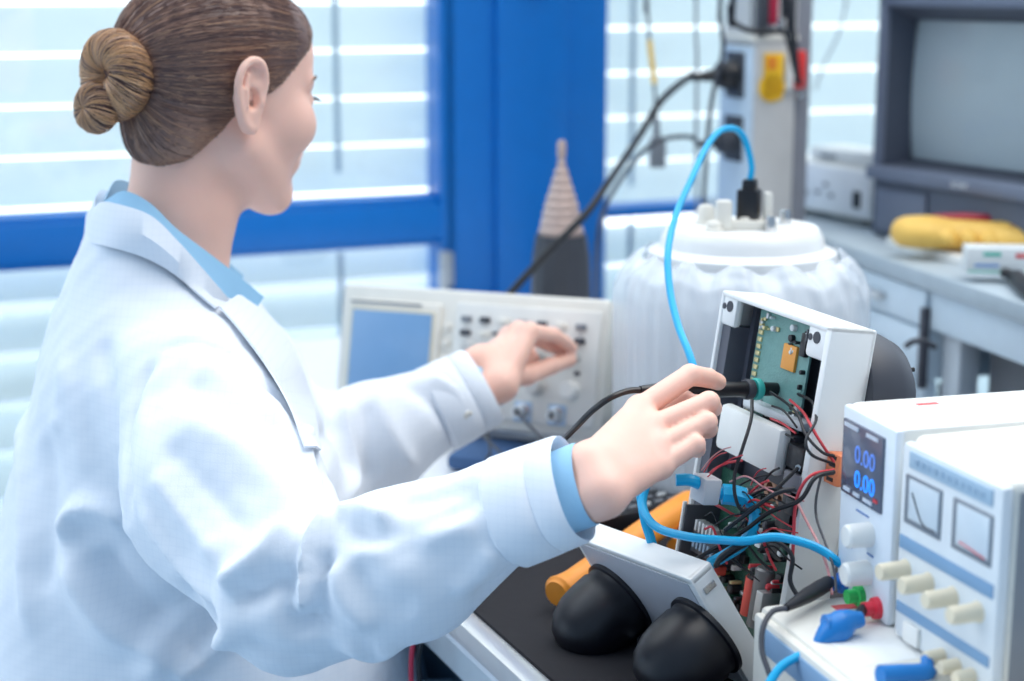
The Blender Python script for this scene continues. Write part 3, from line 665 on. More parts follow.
# blue lead crossing in front
cable('blue_cable', [P(652, 470, 1.36), P(643, 498, 1.345), P(646, 515, 1.33), P(660, 529, 1.315), P(690, 537, 1.295), P(720, 540, 1.28), P(745, 541, 1.265), P(775, 537, 1.26), P(805, 543, 1.25), P(825, 552, 1.245), P(838, 562, 1.24), P(860, 575, 1.245), P(880, 585, 1.26)], .0036, M_cyan, 'bright blue lead running across the boards towards the power supply')
cable('blue_cable', [P(640, 470, 1.37), P(641, 495, 1.36), P(645, 520, 1.35), P(651, 540, 1.35), P(657, 565, 1.36), P(662, 590, 1.37)], .0042, M_cyan, 'short bright blue lead dropping behind the hinged flap below the hand')
# lid with domes
LX = Vector((-.484, .8703, -.0909)).normalized(); LZ = Vector((-.476, -.1747, .8619)); LZ = (LZ - LX * LZ.dot(LX)).normalized(); LY = LZ.cross(LX)
LW, LT, LL = .182, .0237, .1356
LM = frame(Vector((.1589, 1.2755, .868)), LX, LY, LZ)
bm = bmesh.new()
box(bm, 0, LW, LT - .004, LT, -LL, 0, bev=.0015); box(bm, 0, .006, 0, LT, -LL, 0, bev=.002); box(bm, LW - .006, LW, 0, LT, -LL, 0, bev=.002)
box(bm, 0, LW, .0, LT, -.008, 0, bev=.0025); box(bm, 0, LW, 0, LT, -LL, -LL + .006, bev=.002)
box(bm, .004, LW - .004, .004, .008, -LL + .004, -.004)
bmesh.ops.transform(bm, matrix=LM, verts=bm.verts)
flp = finish('hinged_flap', bm, M_case, dev, world=True)
bm = bmesh.new(); box(bm, .007, LW - .007, LT, LT + .0008, -LL + .006, -.006, bev=.0003); bmesh.ops.transform(bm, matrix=LM, verts=bm.verts)
finish('grey_face', bm, mat('soft grey face', rgb(176, 178, 186), .45), flp, world=True)
bm = BX(-.0015, .0, .006, .018, -.02, -.014, bev=.0004, M=LM); finish('latch', bm, M_steel, flp, world=True)
LI = LM.inverted()
for (px, py) in ((622, 597), (708, 633)):
    c = LI @ on_plane(px, py, LM @ Vector((0, LT, 0)), LY)
    bm = lathe(bmesh.new(), [(0, 0), (.0385, 0), (.0385, .004), (.0355, .005), (.0350, .010), (.0365, .013), (.0365, .028), (.035, .042), (.030, .056), (.021, .066), (.010, .0705), (0, .0715)], (c.x, LT + .0004, c.z), (0, 1, 0), n=40)
    bmesh.ops.transform(bm, matrix=LM, verts=bm.verts); finish('dome_cup', bm, mat('satin black plastic', rgb(16, 17, 26), .42, noise=.03), flp, world=True)
# pegs seen beneath the domes
cable('steel_peg', [on_z(640, 640, .76), on_z(655, 648, .762)], .0035, M_steel, 'small steel peg lying on the mat between the black cups', 'peg')

# ---- orange handled tools and black ribbed thing behind the flap
th = thing('screwdriver', 'screwdriver with a long orange handle lying behind the white flap', 'screwdriver')
a, b_ = P(690, 497, 1.46), P(556, 588, 1.30)
a = on_z(694, 500, .80); b_ = on_z(556, 594, .772)
finish('handle', tube(bmesh.new(), [a, a.lerp(b_, .1), a.lerp(b_, .5), a.lerp(b_, .92), b_], tap([.011, .0135, .0145, .0145, .0135, .0125, .0160, .012], [0] * 5), n=20, k=8), M_orange, th)
a2 = a + (a - b_).normalized() * .07
finish('collar', cyl(bmesh.new(), a - (a - b_).normalized() * .002, a + (a - b_).normalized() * .01, .008, .006), M_steel, th)
finish('shank', cyl(bmesh.new(), a, a2, .0032), M_steel, th)
c1 = on_z(704, 528, .775); c2 = on_z(676, 548, .772)
fl2 = finish('orange_rod', tube(bmesh.new(), [c1, c1.lerp(c2, .5), c2], .010, n=14), M_orange); tag(fl2, 'short orange rod end behind the terminal block of the device', 'tool')
kp = thing('ribbed_black_case', 'black case with pale tick marks on the bench beneath the hand', 'case', Matrix.Translation(on_z(632, 522, .752)) @ Matrix.Rotation(math.radians(35), 4, 'Z'))
finish('case_body', BX(-.07, .10, -.035, .045, 0, .026, bev=.006), M_black, kp)
for r in range(4):
    for i in range(8):
        finish('key', BX(-.062 + i * .018, -.062 + i * .018 + .011, -.028 + r * .018, -.028 + r * .018 + .004 + .006 * (r == 3), .0255, .029, bev=.0006), M_grey if (i + r) % 3 else M_wht, kp)

# ================================================================= PEN PROBE
pa, pb_ = P(640, 390, 1.335), P(787, 389, 1.405)
pd = (pb_ - pa).normalized(); pn = thing('probe_pen', 'slim black test probe with a turquoise ring held over the circuit board', 'probe', frame(pa, pd.cross(Vector((0, 0, 1))), pd.cross(pd.cross(Vector((0, 0, 1)))), pd))
L = (pb_ - pa).length
finish('grip', lathe(bmesh.new(), [(0, 0), (.0035, 0), (.0045, .008), (.0062, .02), (.0068, .05), (.0066, L * .66), (.0072, L * .70), (0, L * .70)], n=20), M_black, pn)
finish('collar', lathe(bmesh.new(), [(0, 0), (.0085, 0), (.0092, .002), (.0085, .007), (.006, .009), (0, .009)], (0, 0, L * .70), n=20), M_dark, pn)
finish('turquoise_ring', lathe(bmesh.new(), [(0, 0), (.0088, 0), (.0095, .001), (.0095, .0055), (.0088, .0065), (0, .0065)], (0, 0, L * .70 + .009), n=20), mat('turquoise plastic', rgb(60, 178, 168), .4), pn)
finish('nose', lathe(bmesh.new(), [(0, 0), (.0062, 0), (.0056, L * .27 - .016), (.0035, L * .3 - .018), (0, L * .3 - .016)], (0, 0, L * .70 + .0155), n=18), M_black, pn)
finish('tip', lathe(bmesh.new(), [(0, 0), (.0022, 0), (.0008, .012), (0, .012)], (0, 0, L - .001), n=10), M_steel, pn)
cable('probe_cable', [pa + pd * .004, P(628, 391, 1.33), P(610, 398, 1.32), P(592, 411, 1.33), P(575, 428, 1.36), P(560, 443, 1.42), P(545, 457, 1.50), P(532, 468, 1.60), on_z(512, 490, .753), on_z(480, 505, .753)], .0027, M_black, 'black lead running from the probe pen back over the sleeve')

# ================================================================= POWER SUPPLIES
UM = Matrix.Translation(Vector((.185, 1.212, .7505))) @ Matrix.Rotation(math.radians(-72.5), 4, 'Z')    # x towards the camera, y into depth
u = thing('base_unit', 'low ivory instrument carrying both power supplies, blue strip on its front', 'instrument', UM)
finish('housing', BX(0, .30, .004, .30, .004, .105, bev=.006), M_ivory, u)
finish('front_panel', BX(.004, .296, -.002, .006, .008, .101, bev=.003), M_offw, u)
finish('blue_strip', BX(.018, .285, -.0035, -.001, .076, .096, bev=.001), mat('dusty blue strip', rgb(128, 160, 192), .5), u)
finish('label_sheet', BX(.06, .13, .02, .09, .1048, .1053), mat('white label paper', rgb(240, 240, 238), .6), u)
finish('label_sheet', BX(.02, .03, .055, .075, .1048, .1053), mat('red print', rgb(215, 90, 90), .6), u)
for x in (.02, .27):
    for y in (.03, .27): finish('foot', lathe(bmesh.new(), [(0, 0), (.008, 0), (.008, .005), (0, .005)], (x, y, 0)), M_black, u)
def place(o, deg): return Matrix.Translation(Vector(o)) @ Matrix.Rotation(math.radians(deg), 4, 'Z')
PW, PH = .0853, .1515
S1 = place((.2534, 1.245, .8558), -74.5)
p1 = thing('power_supply', 'white power supply with a dark digital display and blue digits', 'power supply', S1)
finish('housing', BX(0, PW, .006, .21, 0, PH, bev=.004), M_white, p1)
finish('front_panel', BX(.0005, PW - .0005, 0, .008, .001, PH - .001, bev=.003), mat('cool white front', rgb(226, 234, 242), .4), p1)
dp = finish('display', BX(.006, .070, -.0022, .001, .083, .141, bev=.001), mat('smoked display', rgb(84, 92, 112), .2, coat=.3), p1)
M_dig = mat('blue digits', rgb(40, 130, 235), .4, emit=.8, ecol=rgb(40, 130, 240)); M_prn = mat('pale caption', rgb(200, 208, 220), .5)
text('digits', '0.00', .019, face_front(.044, -.0024, .118), mat('dim blue digits', rgb(90, 130, 210), .4, emit=.35, ecol=rgb(90, 130, 220)), dp)
text('digits', '0.00', .019, face_front(.045, -.0024, .099), M_dig, dp)
for x, z, w_ in ((.010, .136, .022), (.045, .136, .018), (.012, .086, .010), (.028, .086, .010), (.044, .086, .014)): finish('caption', BX(x, x + w_, -.0030, -.002, z, z + .0028), M_prn, dp)
finish('indicator', BX(.060, .066, -.003, -.002, .090, .0925), M_red, dp)
for x, z, m_ in ((.040, .062, M_white), (.040, .032, M_white)):
    finish('knob', lathe(bmesh.new(), [(0, 0), (.0095, 0), (.009, .018), (.0075, .020), (0, .020)], (x + .012, 0, z), (0, -1, 0)), m_, p1)
for x, m_ in ((.014, mat('blue terminal', rgb(20, 110, 200), .35)), (.043, mat('green terminal', rgb(40, 180, 90), .35)), (.070, mat('red terminal', rgb(225, 50, 70), .35))):
    finish('terminal', lathe(bmesh.new(), [(0, 0), (.0085, 0), (.008, .004), (.0055, .005), (.0055, .012), (0, .012)], (x, 0, .0105), (0, -1, 0)), m_, p1)
for x, z, w_ in ((.03, .074, .02), (.014, .05, .008), (.05, .046, .01), (.02, .042, .006)): finish('print', BX(x, x + w_, -.0006, .0, z, z + .0015), mat('blue grey print', rgb(110, 140, 190), .5), p1)
finish('top_label', BX(.02, .026, .05, .068, PH - .0004, PH + .0003), mat('red print', (0, 0, 0)), p1)
S2 = place((.2762, 1.15, .8558), -71)
QW, QH = .125, .1515
p2 = thing('power_supply', 'ivory power supply with two needle meters and four cream knobs', 'power supply', S2)
finish('housing', BX(0, QW, .008, .24, .0, QH, bev=.008, seg=3), M_ivory, p2)
finish('side_panel', BX(QW - .002, QW + .0006, .012, .24, .004, QH - .008, bev=.001), M_grey, p2)
finish('front_panel', BX(.002, QW - .002, 0, .010, .002, QH - .004, bev=.004), mat('pale front', rgb(218, 224, 228), .45), p2)
finish('name_band', BX(.014, QW - .012, -.0012, .001, QH - .020, QH - .008, bev=.0005), mat('pale blue band', rgb(160, 186, 206), .5), p2)
for i in range(11): finish('name_mark', BX(.022 + i * .0078, .0265 + i * .0078, -.0018, -.001, QH - .0165, QH - .012), mat('grey blue print', rgb(146, 172, 194), .5), p2)
for x0 in (.010, .069):
    mt_ = finish('meter', BX(x0, x0 + .046, -.001, .001, .090, .126, bev=.001), mat('meter frame grey', rgb(120, 128, 138), .4), p2)
    finish('meter_face', BX(x0 + .007, x0 + .044, -.0022, -.0008, .095, .124, bev=.0005), mat('meter face', rgb(205, 216, 224), .25), mt_)
    finish('needle', tube(bmesh.new(), [(x0 + .012, -.0026, .098 if x0 > .05 else .115), (x0 + .026, -.0026, .097), (x0 + .042, -.0026, .0955)], .0005, n=5), M_red if x0 > .05 else M_dark, mt_)
finish('knob_band', BX(.006, QW - .006, -.001, .001, .070, .080, bev=.0005), mat('steel blue band', rgb(120, 156, 190), .5), p2)
finish('knob_band', BX(.006, QW - .006, -.001, .001, .022, .030, bev=.0005), mat('steel blue band', (0, 0, 0)), p2)
for i in range(4):
    x = .015 + i * .0295; finish('knob', lathe(bmesh.new(), [(0, 0), (.0075, 0), (.0065, .003), (.0062, .020), (.0055, .022), (0, .022)], (x, 0, .056 - i * .000), (0, -1, 0)), M_cream, p2)
finish('switch', BX(.018, .038, -.003, .001, .001 + .003, .019, bev=.002), M_white, p2)
for i in range(3):
    x = .066 + i * .018; finish('terminal', lathe(bmesh.new(), [(0, 0), (.0055, 0), (.005, .012), (.0045, .014), (0, .014)], (x, 0, .010), (0, -1, 0)), M_cream, p2)
# banana plugs
j = thing('banana_plug', 'black banana plug in the blue terminal of the white power supply', 'plug')
a = S1 @ Vector((.014, -.013, .0115)); b_ = P(786, 608, 1.175)
finish('plug_body', tube(bmesh.new(), [a, a.lerp(b_, .3), a.lerp(b_, .7), b_], tap([.0058, .0062, .0060, .0045, .003], [0] * 4), n=12), M_brub, j)
cable('black_lead', [b_, P(772, 612, 1.17), P(763, 628, 1.16), P(762, 650, 1.15), P(768, 670, 1.14), P(775, 690, 1.13)], .0022, M_dark, 'dark lead curving down from the black banana plug')
j = thing('banana_plug', 'blue banana plug in the red terminal of the white power supply', 'plug')
a = S1 @ Vector((.070, -.012, .011))
finish('plug_tip', tube(bmesh.new(), [a, a.lerp(P(855, 622, 1.15), .5), P(855, 622, 1.15)], [.004] * 17, n=10), M_brub, j)
M_bp = mat('blue plug plastic', rgb(20, 120, 195), .35)
q_ = [P(862, 619, 1.152), P(847, 622, 1.149), P(832, 632, 1.145), P(816, 647, 1.14)]
finish('plug_body', tube(bmesh.new(), q_, tap([.0055, .0075, .0110, .0115, .0085, .0042], q_), n=18), M_bp, j)
finish('stub', tube(bmesh.new(), [P(825, 626, 1.145), P(840, 624, 1.148)], .0085, n=12), M_bp, j)
cable('blue_cable', [P(820, 644, 1.141), P(808, 652, 1.138), P(795, 658, 1.135), P(780, 668, 1.13), P(765, 690, 1.12)], .0034, M_cyan, 'bright blue lead leaving the plug below the red terminal')
j = thing('banana_plug', 'blue banana plug in the lowest terminals of the ivory power supply', 'plug')
a = S2 @ Vector((.066, -.012, .010))
finish('plug_body', tube(bmesh.new(), [a, P(925, 672, 1.075), P(900, 674, 1.07), P(880, 675, 1.065)], [.0045] * 6 + [.007] * 20, n=12), M_bp, j)
# behind: items on side bench
KI = lambda x, y, z: KB @ Vector((x, y, z))
def on_bench(px, py, z=.950): return on_z(px, py, z)
a = on_bench(922, 240, .952); b_ = on_bench(1024, 244, .952)
ym_ = on_z(968, 251, .9632)
YS = 1.3
ym = thing('clamp_meter', 'yellow hand meter with a red edge lying before the monitor', 'meter', frame(ym_, (b_ - a), Vector((0, 0, 1)).cross(b_ - a), (0, 0, 1)) @ Matrix.Scale(1.3, 4))
def ysdf(p):
    d = s_cone(p, (-.065, 0, .018), (.07, 0, .016), .016, .015); d = smin(d, s_ell(p, (-.045, 0, .018), (.03, .026, .0165)), .008); d = smin(d, s_ell(p, (.05, 0, .016), (.035, .028, .0155)), .008)
    for x in (-.02, .0, .02): d = smin(d, s_cone(p, (x, -.02, .016), (x, .02, .016), .008, .008), .004)
    return smax(d, -(p[:, 2] - .001), .002)
V_, F_ = nets(ysdf, (-.1, -.04, -.005), (.11, .04, .045), .0025); finish('body', VF(V_, F_), mat('yellow rubber', rgb(244, 194, 96), .5, noise=.08, scale=50), ym, angle=60)
finish('red_edge', tube(bmesh.new(), [(-.04, .016, .030), (0, .018, .033), (.07, .016, .030)], .005), mat('crimson plastic', (0, 0, 0)), ym)
pap = finish('paper_stack', BX(0, .26, 0, .10, 0, .012, bev=.0005), mat('white paper', rgb(238, 236, 232), .7)); PM[pap.name] = pap.matrix_world = frame(on_bench(886, 245, .9505), KB.to_3x3() @ Vector((1, .05, 0)), KB.to_3x3() @ Vector((-.05, 1, 0)), (0, 0, 1))
tag(pap, 'thin stack of white paper at the edge of the side bench', 'paper')
cbx = thing('small_carton', 'small white carton printed green and blue on the paper stack', 'box', yawM(on_bench(966, 273, .9632), -6))
finish('carton', BX(0, .095, 0, .04, 0, .032, bev=.001), M_wht, cbx)
finish('green_print', BX(.02, .042, -.0006, .0002, .022, .027), mat('green print', rgb(90, 190, 170), .5), cbx)
finish('blue_print', BX(.01, .040, -.0006, .0002, .008, .012), mat('blue print', rgb(110, 150, 200), .5), cbx)
finish('red_print', BX(.060, .075, -.0006, .0002, .020, .026), mat('red print', (0, 0, 0)), cbx)
finish('green_base_line', BX(.002, .06, -.0006, .0002, .001, .003), mat('green print', (0, 0, 0)), cbx)
pt = thing('black_connector', 'black angled connector at the bench edge beside the carton', 'connector')
finish('body', tube(bmesh.new(), [on_z(1003, 272, .965), on_z(1015, 277, .962), on_z(1030, 290, .962), on_z(1050, 300, .962)], [.006] * 9 + [.011] * 17, n=10), M_brub, pt)
cable('dark_hose', [P(905, 347, 2.05), P(912, 342, 2.05), P(922, 341, 2.05), P(935, 347, 2.06)], .004, M_dark, 'short dark hose end hooked under the drawers')

# cables below the elbow
cable('red_cable', [Vector(on_plane(413, 640, (0, 1.52, 0), Vector((0, 1, 0)))), P(411, 665, 1.52), P(412, 700, 1.52), P(415, 760, 1.52), Vector((-.08, 1.52, .02))], .0025, mat('crimson cable', rgb(190, 40, 70), .4), 'red cable hanging down the bench side under the elbow')
cable('black_cable', [P(421, 640, 1.52), P(418, 662, 1.52), P(421, 700, 1.52), P(424, 760, 1.52), Vector((-.07, 1.53, .02))], .0025, M_brub, 'black cable hanging beside the red one under the elbow')
# ================================================================= PERSON
BF = Vector((.95, .30, 0)).normalized(); BS = Vector((.30, -.95, 0)).normalized(); BO = Vector((-.35, 1.66, 0))
HF = Vector((.755, .656, -.10)).normalized(); HR = Vector((.656, -.755, 0)).normalized(); HU = HR.cross(HF); HO = Vector((-.292, 1.69, 1.213))
HM = frame(HO, HF, -HR, HU)       # x forward, y to her left, z up
per = thing('person', 'person in a white lab coat with a brown hair bun, holding a probe', 'person', Matrix.Translation((-.40, 1.64, 0)))
M_skin = mat('skin', rgb(244, 194, 174), .45, noise=.03, scale=25, sub=.15, bump=.06, bscale=300)
Vv = lambda *a: tuple(a)
def hp(f, s, u_): return (f, -s, u_)           # s: her right positive -> y negative
# ---- head in head space
def ear(p, sg):
    # sg=+1: her right ear
    q = p.copy(); q[:, 0] += .014; q[:, 1] *= -sg               # q.y = outward
    base = .079
    def e(f, u_, o): return (f, base + o, u_)
    out = [e(.012, .000, -.002), e(.013, .016, .004), (.006, base + .008, .031), (-.006, base + .011, .035), (-.017, base + .012, .028), (-.022, base + .012, .014), (-.020, base + .010, -.002), (-.013, base + .006, -.018), (-.005, base + .002, -.029), (.004, base + .0, -.030), (.008, base - .001, -.020)]
    out = [tuple(v) for v in smooth_path(out, 3)]; rs = tap([.0035, .0035, .0038, .0038, .0038, .0038, .0040, .0045, .0055, .0052, .004], [0] * 11, 3)
    d = s_chain(q, out, rs, .002)
    plate = s_ell(q, (-.003, base + .003, .004), (.0185, .0045, .0335)); plate = smin(plate, s_cone(q, (-.008, base - .006, .0), (-.008, base + .004, .0), .010, .008), .004)
    d = smin(d, plate, .004)
    anti = s_chain(q, [(-.010, base + .009, .020), (-.013, base + .010, .006), (-.009, base + .008, -.010)], [.003, .0033, .003], .002); d = smin(d, anti, .003)
    trag = s_ball(q, (.008, base + .004, -.004), .0045); d = smin(d, trag, .003)
    hole = s_ell(q, (-.001, base + .008, -.002), (.0072, .0095, .0115)); d = smax(d, -s_ell(q, (.002, base + .010, .019), (.006, .005, .006)), .003); d = smax(d, -hole, .002)
    return d
def head_sdf(p):
    d = s_ell(p, hp(-.012, 0, .032), (.098, .0755, .083))
    d = smin(d, s_ell(p, hp(.030, 0, -.028), (.056, .060, .084)), .03)
    d = smin(d, s_ell(p, hp(.055, 0, .045), (.036, .055, .045)), .02)
    for s in (-1, 1):
        d = smin(d, s_cone(p, hp(-.002, s * .050, -.050), hp(.062, s * .012, -.100), .020, .017), .02)
        d = smin(d, s_ell(p, hp(.058, s * .043, -.026), (.026, .023, .026)), .02)
        d = smin(d, s_cone(p, hp(.084, s * .012, .016), hp(.070, s * .045, .018), .009, .008), .012)
        d = smax(d, -s_ball(p, hp(.098, s * .031, .000), .0135), .012)
        d = smin(d, s_ell(p, hp(.075, s * .030, .0), (.0145, .0155, .0105)), .004)
    d = smin(d, s_cone(p, hp(.090, 0, .004), hp(.104, 0, -.030), .006, .0088), .008)
    for s in (-1, 1): d = smin(d, s_ell(p, hp(.099, s * .011, -.034), (.009, .006, .006)), .004)
    d = smin(d, s_ell(p, hp(.076, 0, -.062), (.017, .027, .020)), .012)
    d = smin(d, s_ell(p, hp(.089, 0, -.056), (.007, .020, .0045)), .004); d = smin(d, s_ell(p, hp(.087, 0, -.066), (.007, .017, .005)), .003)
    d = smin(d, s_ball(p, hp(.070, 0, -.098), .018), .012)
    d = smin(d, neck_local(p), .022)
    for s in (1, -1): d = smin(d, ear(p, s), .004)
    return d
HMi = HM.inverted()
n_top = HMi @ Vector((-.322, 1.672, 1.175)); n_mid = HMi @ Vector((-.330, 1.668, 1.10)); n_bot = HMi @ Vector((-.350, 1.66, 1.01))
trap = [HMi @ (Vector((-.362, 1.66, 1.03)) + BS * s) for s in (-.05, .05)]
def neck_local(p):
    d = s_cone(p, n_top, n_mid, .053, .053); d = smin(d, s_cone(p, n_mid, n_bot, .053, .060), .01)
    return smin(d, s_cone(p, trap[0], trap[1], .03, .03), .03)
Vh, Fh = nets(head_sdf, (-.16, -.13, -.245), (.13, .13, .135), .0025, relax=1)
Vh = np.array([HM @ Vector(v) for v in Vh])

# ---- hands
def hand(W1, W2, fore, mcp, fingers, thumb, s=1.0):
    """W1/W2 radial and ulnar side of the wrist, fore = point in the sleeve"""
    def f(p):
        d = s_cone(p, fore[0], W1, .022, .0185); d = smin(d, s_cone(p, fore[1], W2, .022, .0175), .012)
        pal = None
        for i, m_ in enumerate(mcp):
            w_ = W1.lerp(W2, i / 3.0); e = s_cone(p, w_, m_, .0155, .0108 - .0006 * i); pal = e if pal is None else smin(pal, e, .010)
        d = smin(d, pal, .012)
        for i in range(3): d = smin(d, s_cone(p, mcp[i], mcp[i + 1], .0095, .009), .008)
        for i, fg in enumerate(fingers):
            q = [mcp[i]] + fg; rs = [(.0100, .0090, .0081, .0072), (.0098, .0088, .0080, .0072), (.0094, .0084, .0077, .0069), (.0084, .0075, .0068, .0061)][i]
            e = s_chain(p, q, [r * s for r in rs], .002); d = smin(d, e, .0016)
        e = s_chain(p, thumb, [.014, .0115, .0098, .0085], .004); d = smin(d, e, .007)
        return d
    return f
def bounds(pts, pad):
    a = np.array([tuple(q) for q in pts]); return a.min(0) - pad, a.max(0) + pad
RW1, RW2 = P(590, 467, 1.225), P(603, 494, 1.205)
R_el = P(300, 592, 1.29)
fdir = (R_el - RW1.lerp(RW2, .5)).normalized()
Rf = (RW1 + fdir * .11, RW2 + fdir * .11)
Rm = [P(640, 409, 1.300), P(651, 428, 1.284), P(657, 448, 1.268), P(661, 466, 1.256)]
Rfg = [[P(690, 375, 1.330), P(708, 378, 1.348), P(718, 382, 1.359)],
       [P(709, 402, 1.305), P(712, 408, 1.328), P(699, 403, 1.346)],
       [P(707, 422, 1.288), P(708, 429, 1.311), P(694, 425, 1.326)],
       [P(696, 444, 1.270), P(697, 449, 1.290), P(685, 446, 1.303)]]
Rt = [P(618, 462, 1.250), P(644, 428, 1.310), P(664, 406, 1.345), P(682, 397, 1.352)]
lo, hi = bounds(list(Rf) + [RW1, RW2] + Rm + sum(Rfg, []) + Rt, .045)
VR, FR = nets(hand(RW1, RW2, Rf, Rm, Rfg, Rt), lo, hi, .0019, relax=1)
LW1, LW2 = P(501, 385, 1.795), P(482, 361, 1.825)
L_el = Vector((-.225, 1.745, .806))
fdl = (L_el - LW1.lerp(LW2, .5)).normalized()
Lf = (LW1 + fdl * .10, LW2 + fdl * .10)
Lm = [P(530, 332, 1.845), P(519, 331, 1.868), P(509, 336, 1.885), P(502, 346, 1.892)]
Lfg = [[P(553, 335, 1.895), P(564, 342, 1.918), P(572, 348, 1.937)],
       [P(545, 343, 1.915), P(557, 349, 1.932), P(566, 352, 1.942)],
       [P(527, 348, 1.932), P(533, 359, 1.925), P(527, 366, 1.912)],
       [P(515, 358, 1.925), P(519, 367, 1.912), P(513, 371, 1.900)]]
Lt = [P(503, 376, 1.815), P(527, 375, 1.85), P(551, 366, 1.893), P(570, 360, 1.932)]
lo, hi = bounds(list(Lf) + [LW1, LW2] + Lm + sum(Lfg, []) + Lt, .045)
VL, FL = nets(hand(LW1, LW2, Lf, Lm, Lfg, Lt), lo, hi, .0024, relax=1)
# ---- rest of the body (inside the clothes)
R_sh = Vector((-.296, 1.49, .955)); L_sh = R_sh - BS * .335; L_sh.z = .97
def bod(p):
    hip = BO - BF * .03
    d = s_ell(p, BO + Vector((-.01, 0, .86)), (.10, .10, .22)); d = smin(d, s_cone(p, R_sh - Vector((0,0,.02)), L_sh - Vector((0,0,.02)), .04, .04), .03)
    d = smin(d, s_ell(p, hip + Vector((0, 0, .60)), (.12, .13, .12)), .04)
    d = smin(d, s_cone(p, (-.350, 1.66, 1.03), (-.345, 1.662, 1.07), .045, .045), .03)
    for sh, el, fo in ((R_sh, R_el, Rf), (L_sh, L_el, Lf)):
        d = smin(d, s_cone(p, sh - Vector((0, 0, .03)), el, .04, .034), .02); d = smin(d, s_cone(p, el, fo[0].lerp(fo[1], .5), .034, .024), .01)
    return d
Vb, Fb = nets(bod, (-.62, 1.15, .48), (.15, 2.0, 1.13), .008, relax=2)
VB, FB = join([(Vh, Fh), (VR, FR), (VL, FL), (Vb, Fb)])
body = finish('body', VF(VB, FB), M_skin, per, world=True, angle=80)
# face details
def hobj(name, bm, m, parent):
    bmesh.ops.transform(bm, matrix=HM, verts=bm.verts); return finish(name, bm, m, parent, world=True)
for s in (1, -1):
    e = bmesh.new(); bmesh.ops.create_uvsphere(e, u_segments=20, v_segments=12, radius=.0112); bmesh.ops.translate(e, vec=hp(.0768, s * .031, .0), verts=e.verts)
    ey = hobj('eye', e, mat('eye white', rgb(238, 236, 232), .15, coat=.5), per)
    hobj('iris', lathe(bmesh.new(), [(0, 0), (.0055, 0), (.003, .0012), (0, .0014)], hp(.0873, s * .0325, -.001), (1, -s * .15, -.1), n=16), mat('blue grey iris', rgb(70, 95, 120), .2), ey)
    bm = bmesh.new()
    for i in range(14):
        t = i / 13; y = s * (.031 + (t - .5) * .024); f0 = .0925 - .010 * (2 * (t - .5)) ** 2
        a = Vector(hp(f0, y, .0035)); tube(bm, [a, a + Vector((.003, -s * .002 * (t), -.002)), a + Vector((.0055, -s * (.001 + .003 * t), -.003))], .0004, n=4, k=2)
    hobj('eyelashes', bm, mat('dark lashes', rgb(45, 35, 35), .6), per)
    bm = bmesh.new()
    for i in range(26):
        t = i / 25; a = Vector(hp(.0945 - .020 * t ** 2, s * (.014 + .036 * t), .019 + .004 * math.sin(t * 3))); tube(bm, [a, a + Vector((-.001, -s * .005, .002)), a + Vector((-.003, -s * .009, .001))], .0006, n=4, k=2)
    hobj('eyebrow', bm, mat('brown brow', rgb(120, 92, 74), .7), per)
er = bmesh.new(); bmesh.ops.create_uvsphere(er, u_segments=12, v_segments=8, radius=.0016); bmesh.ops.translate(er, vec=hp(-.014, .0765, -.021), verts=er.verts)
hobj('pearl_earring', er, mat('pearl', rgb(240, 230, 215), .2), per)

# ---- hair
def hairmat():
    m = mat('brown hair', rgb(104, 80, 68), .38)
    t = m.node_tree; b = t.nodes['Principled BSDF']; mx = [n for n in t.nodes if n.type == 'MIX_RGB'][0]; nz = [n for n in t.nodes if n.type == 'TEX_NOISE'][0]
    nz.inputs['Scale'].default_value = 16; nz.inputs['Detail'].default_value = 6
    mx.inputs[1].default_value = rgb(84, 62, 60); mx.inputs[2].default_value = rgb(150, 112, 92)
    r = t.nodes.new('ShaderNodeValToRGB'); r.color_ramp.elements[0].position = .36; r.color_ramp.elements[1].position = .64
    t.links.new(nz.outputs['Fac'], r.inputs[0]); t.links.new(r.outputs[0], mx.inputs[0]); return m
M_hair = hairmat()
M_hl = mat('highlight gold hair', rgb(186, 144, 114), .32, noise=.1); M_hd = mat('shadow brown hair', rgb(86, 62, 60), .32, noise=.1); M_hb = mat('warm gold hair', rgb(210, 162, 116), .32, noise=.1); M_hm = mat('mid brown hair', rgb(134, 100, 84), .32, noise=.1)  # golden highlights and dark shadows of the hair put into strand colours
UF = np.array([-.13, -.085, -.058, -.03, -.016, .0, .014, .030, .058, .077, .092]); UU = np.array([-.082, -.080, -.066, -.036, -.010, .001, .004, .018, .043, .062, .080])
HC = np.array(hp(-.012, 0, .030)); HR3 = np.array([.1035, .081, .0905])
def hair_sdf(p):
    d = s_ell(p, HC, HR3)
    d = smin(d, s_ell(p, hp(.048, 0, .055), (.043, .060, .046)), .02)
    d = smin(d, s_ell(p, hp(-.052, 0, -.036), (.047, .058, .048)), .02)
    cut = np.interp(p[:, 0], UF, UU) - p[:, 2]
    return smax(d, cut * .8, .006)
Vx, Fx = nets(hair_sdf, (-.13, -.1, -.075), (.12, .1, .135), .0025, relax=1)
Vx = np.array([HM @ Vector(v) for v in Vx])
hair = finish('hair', VF(Vx, Fx), M_hair, per, world=True, angle=80)
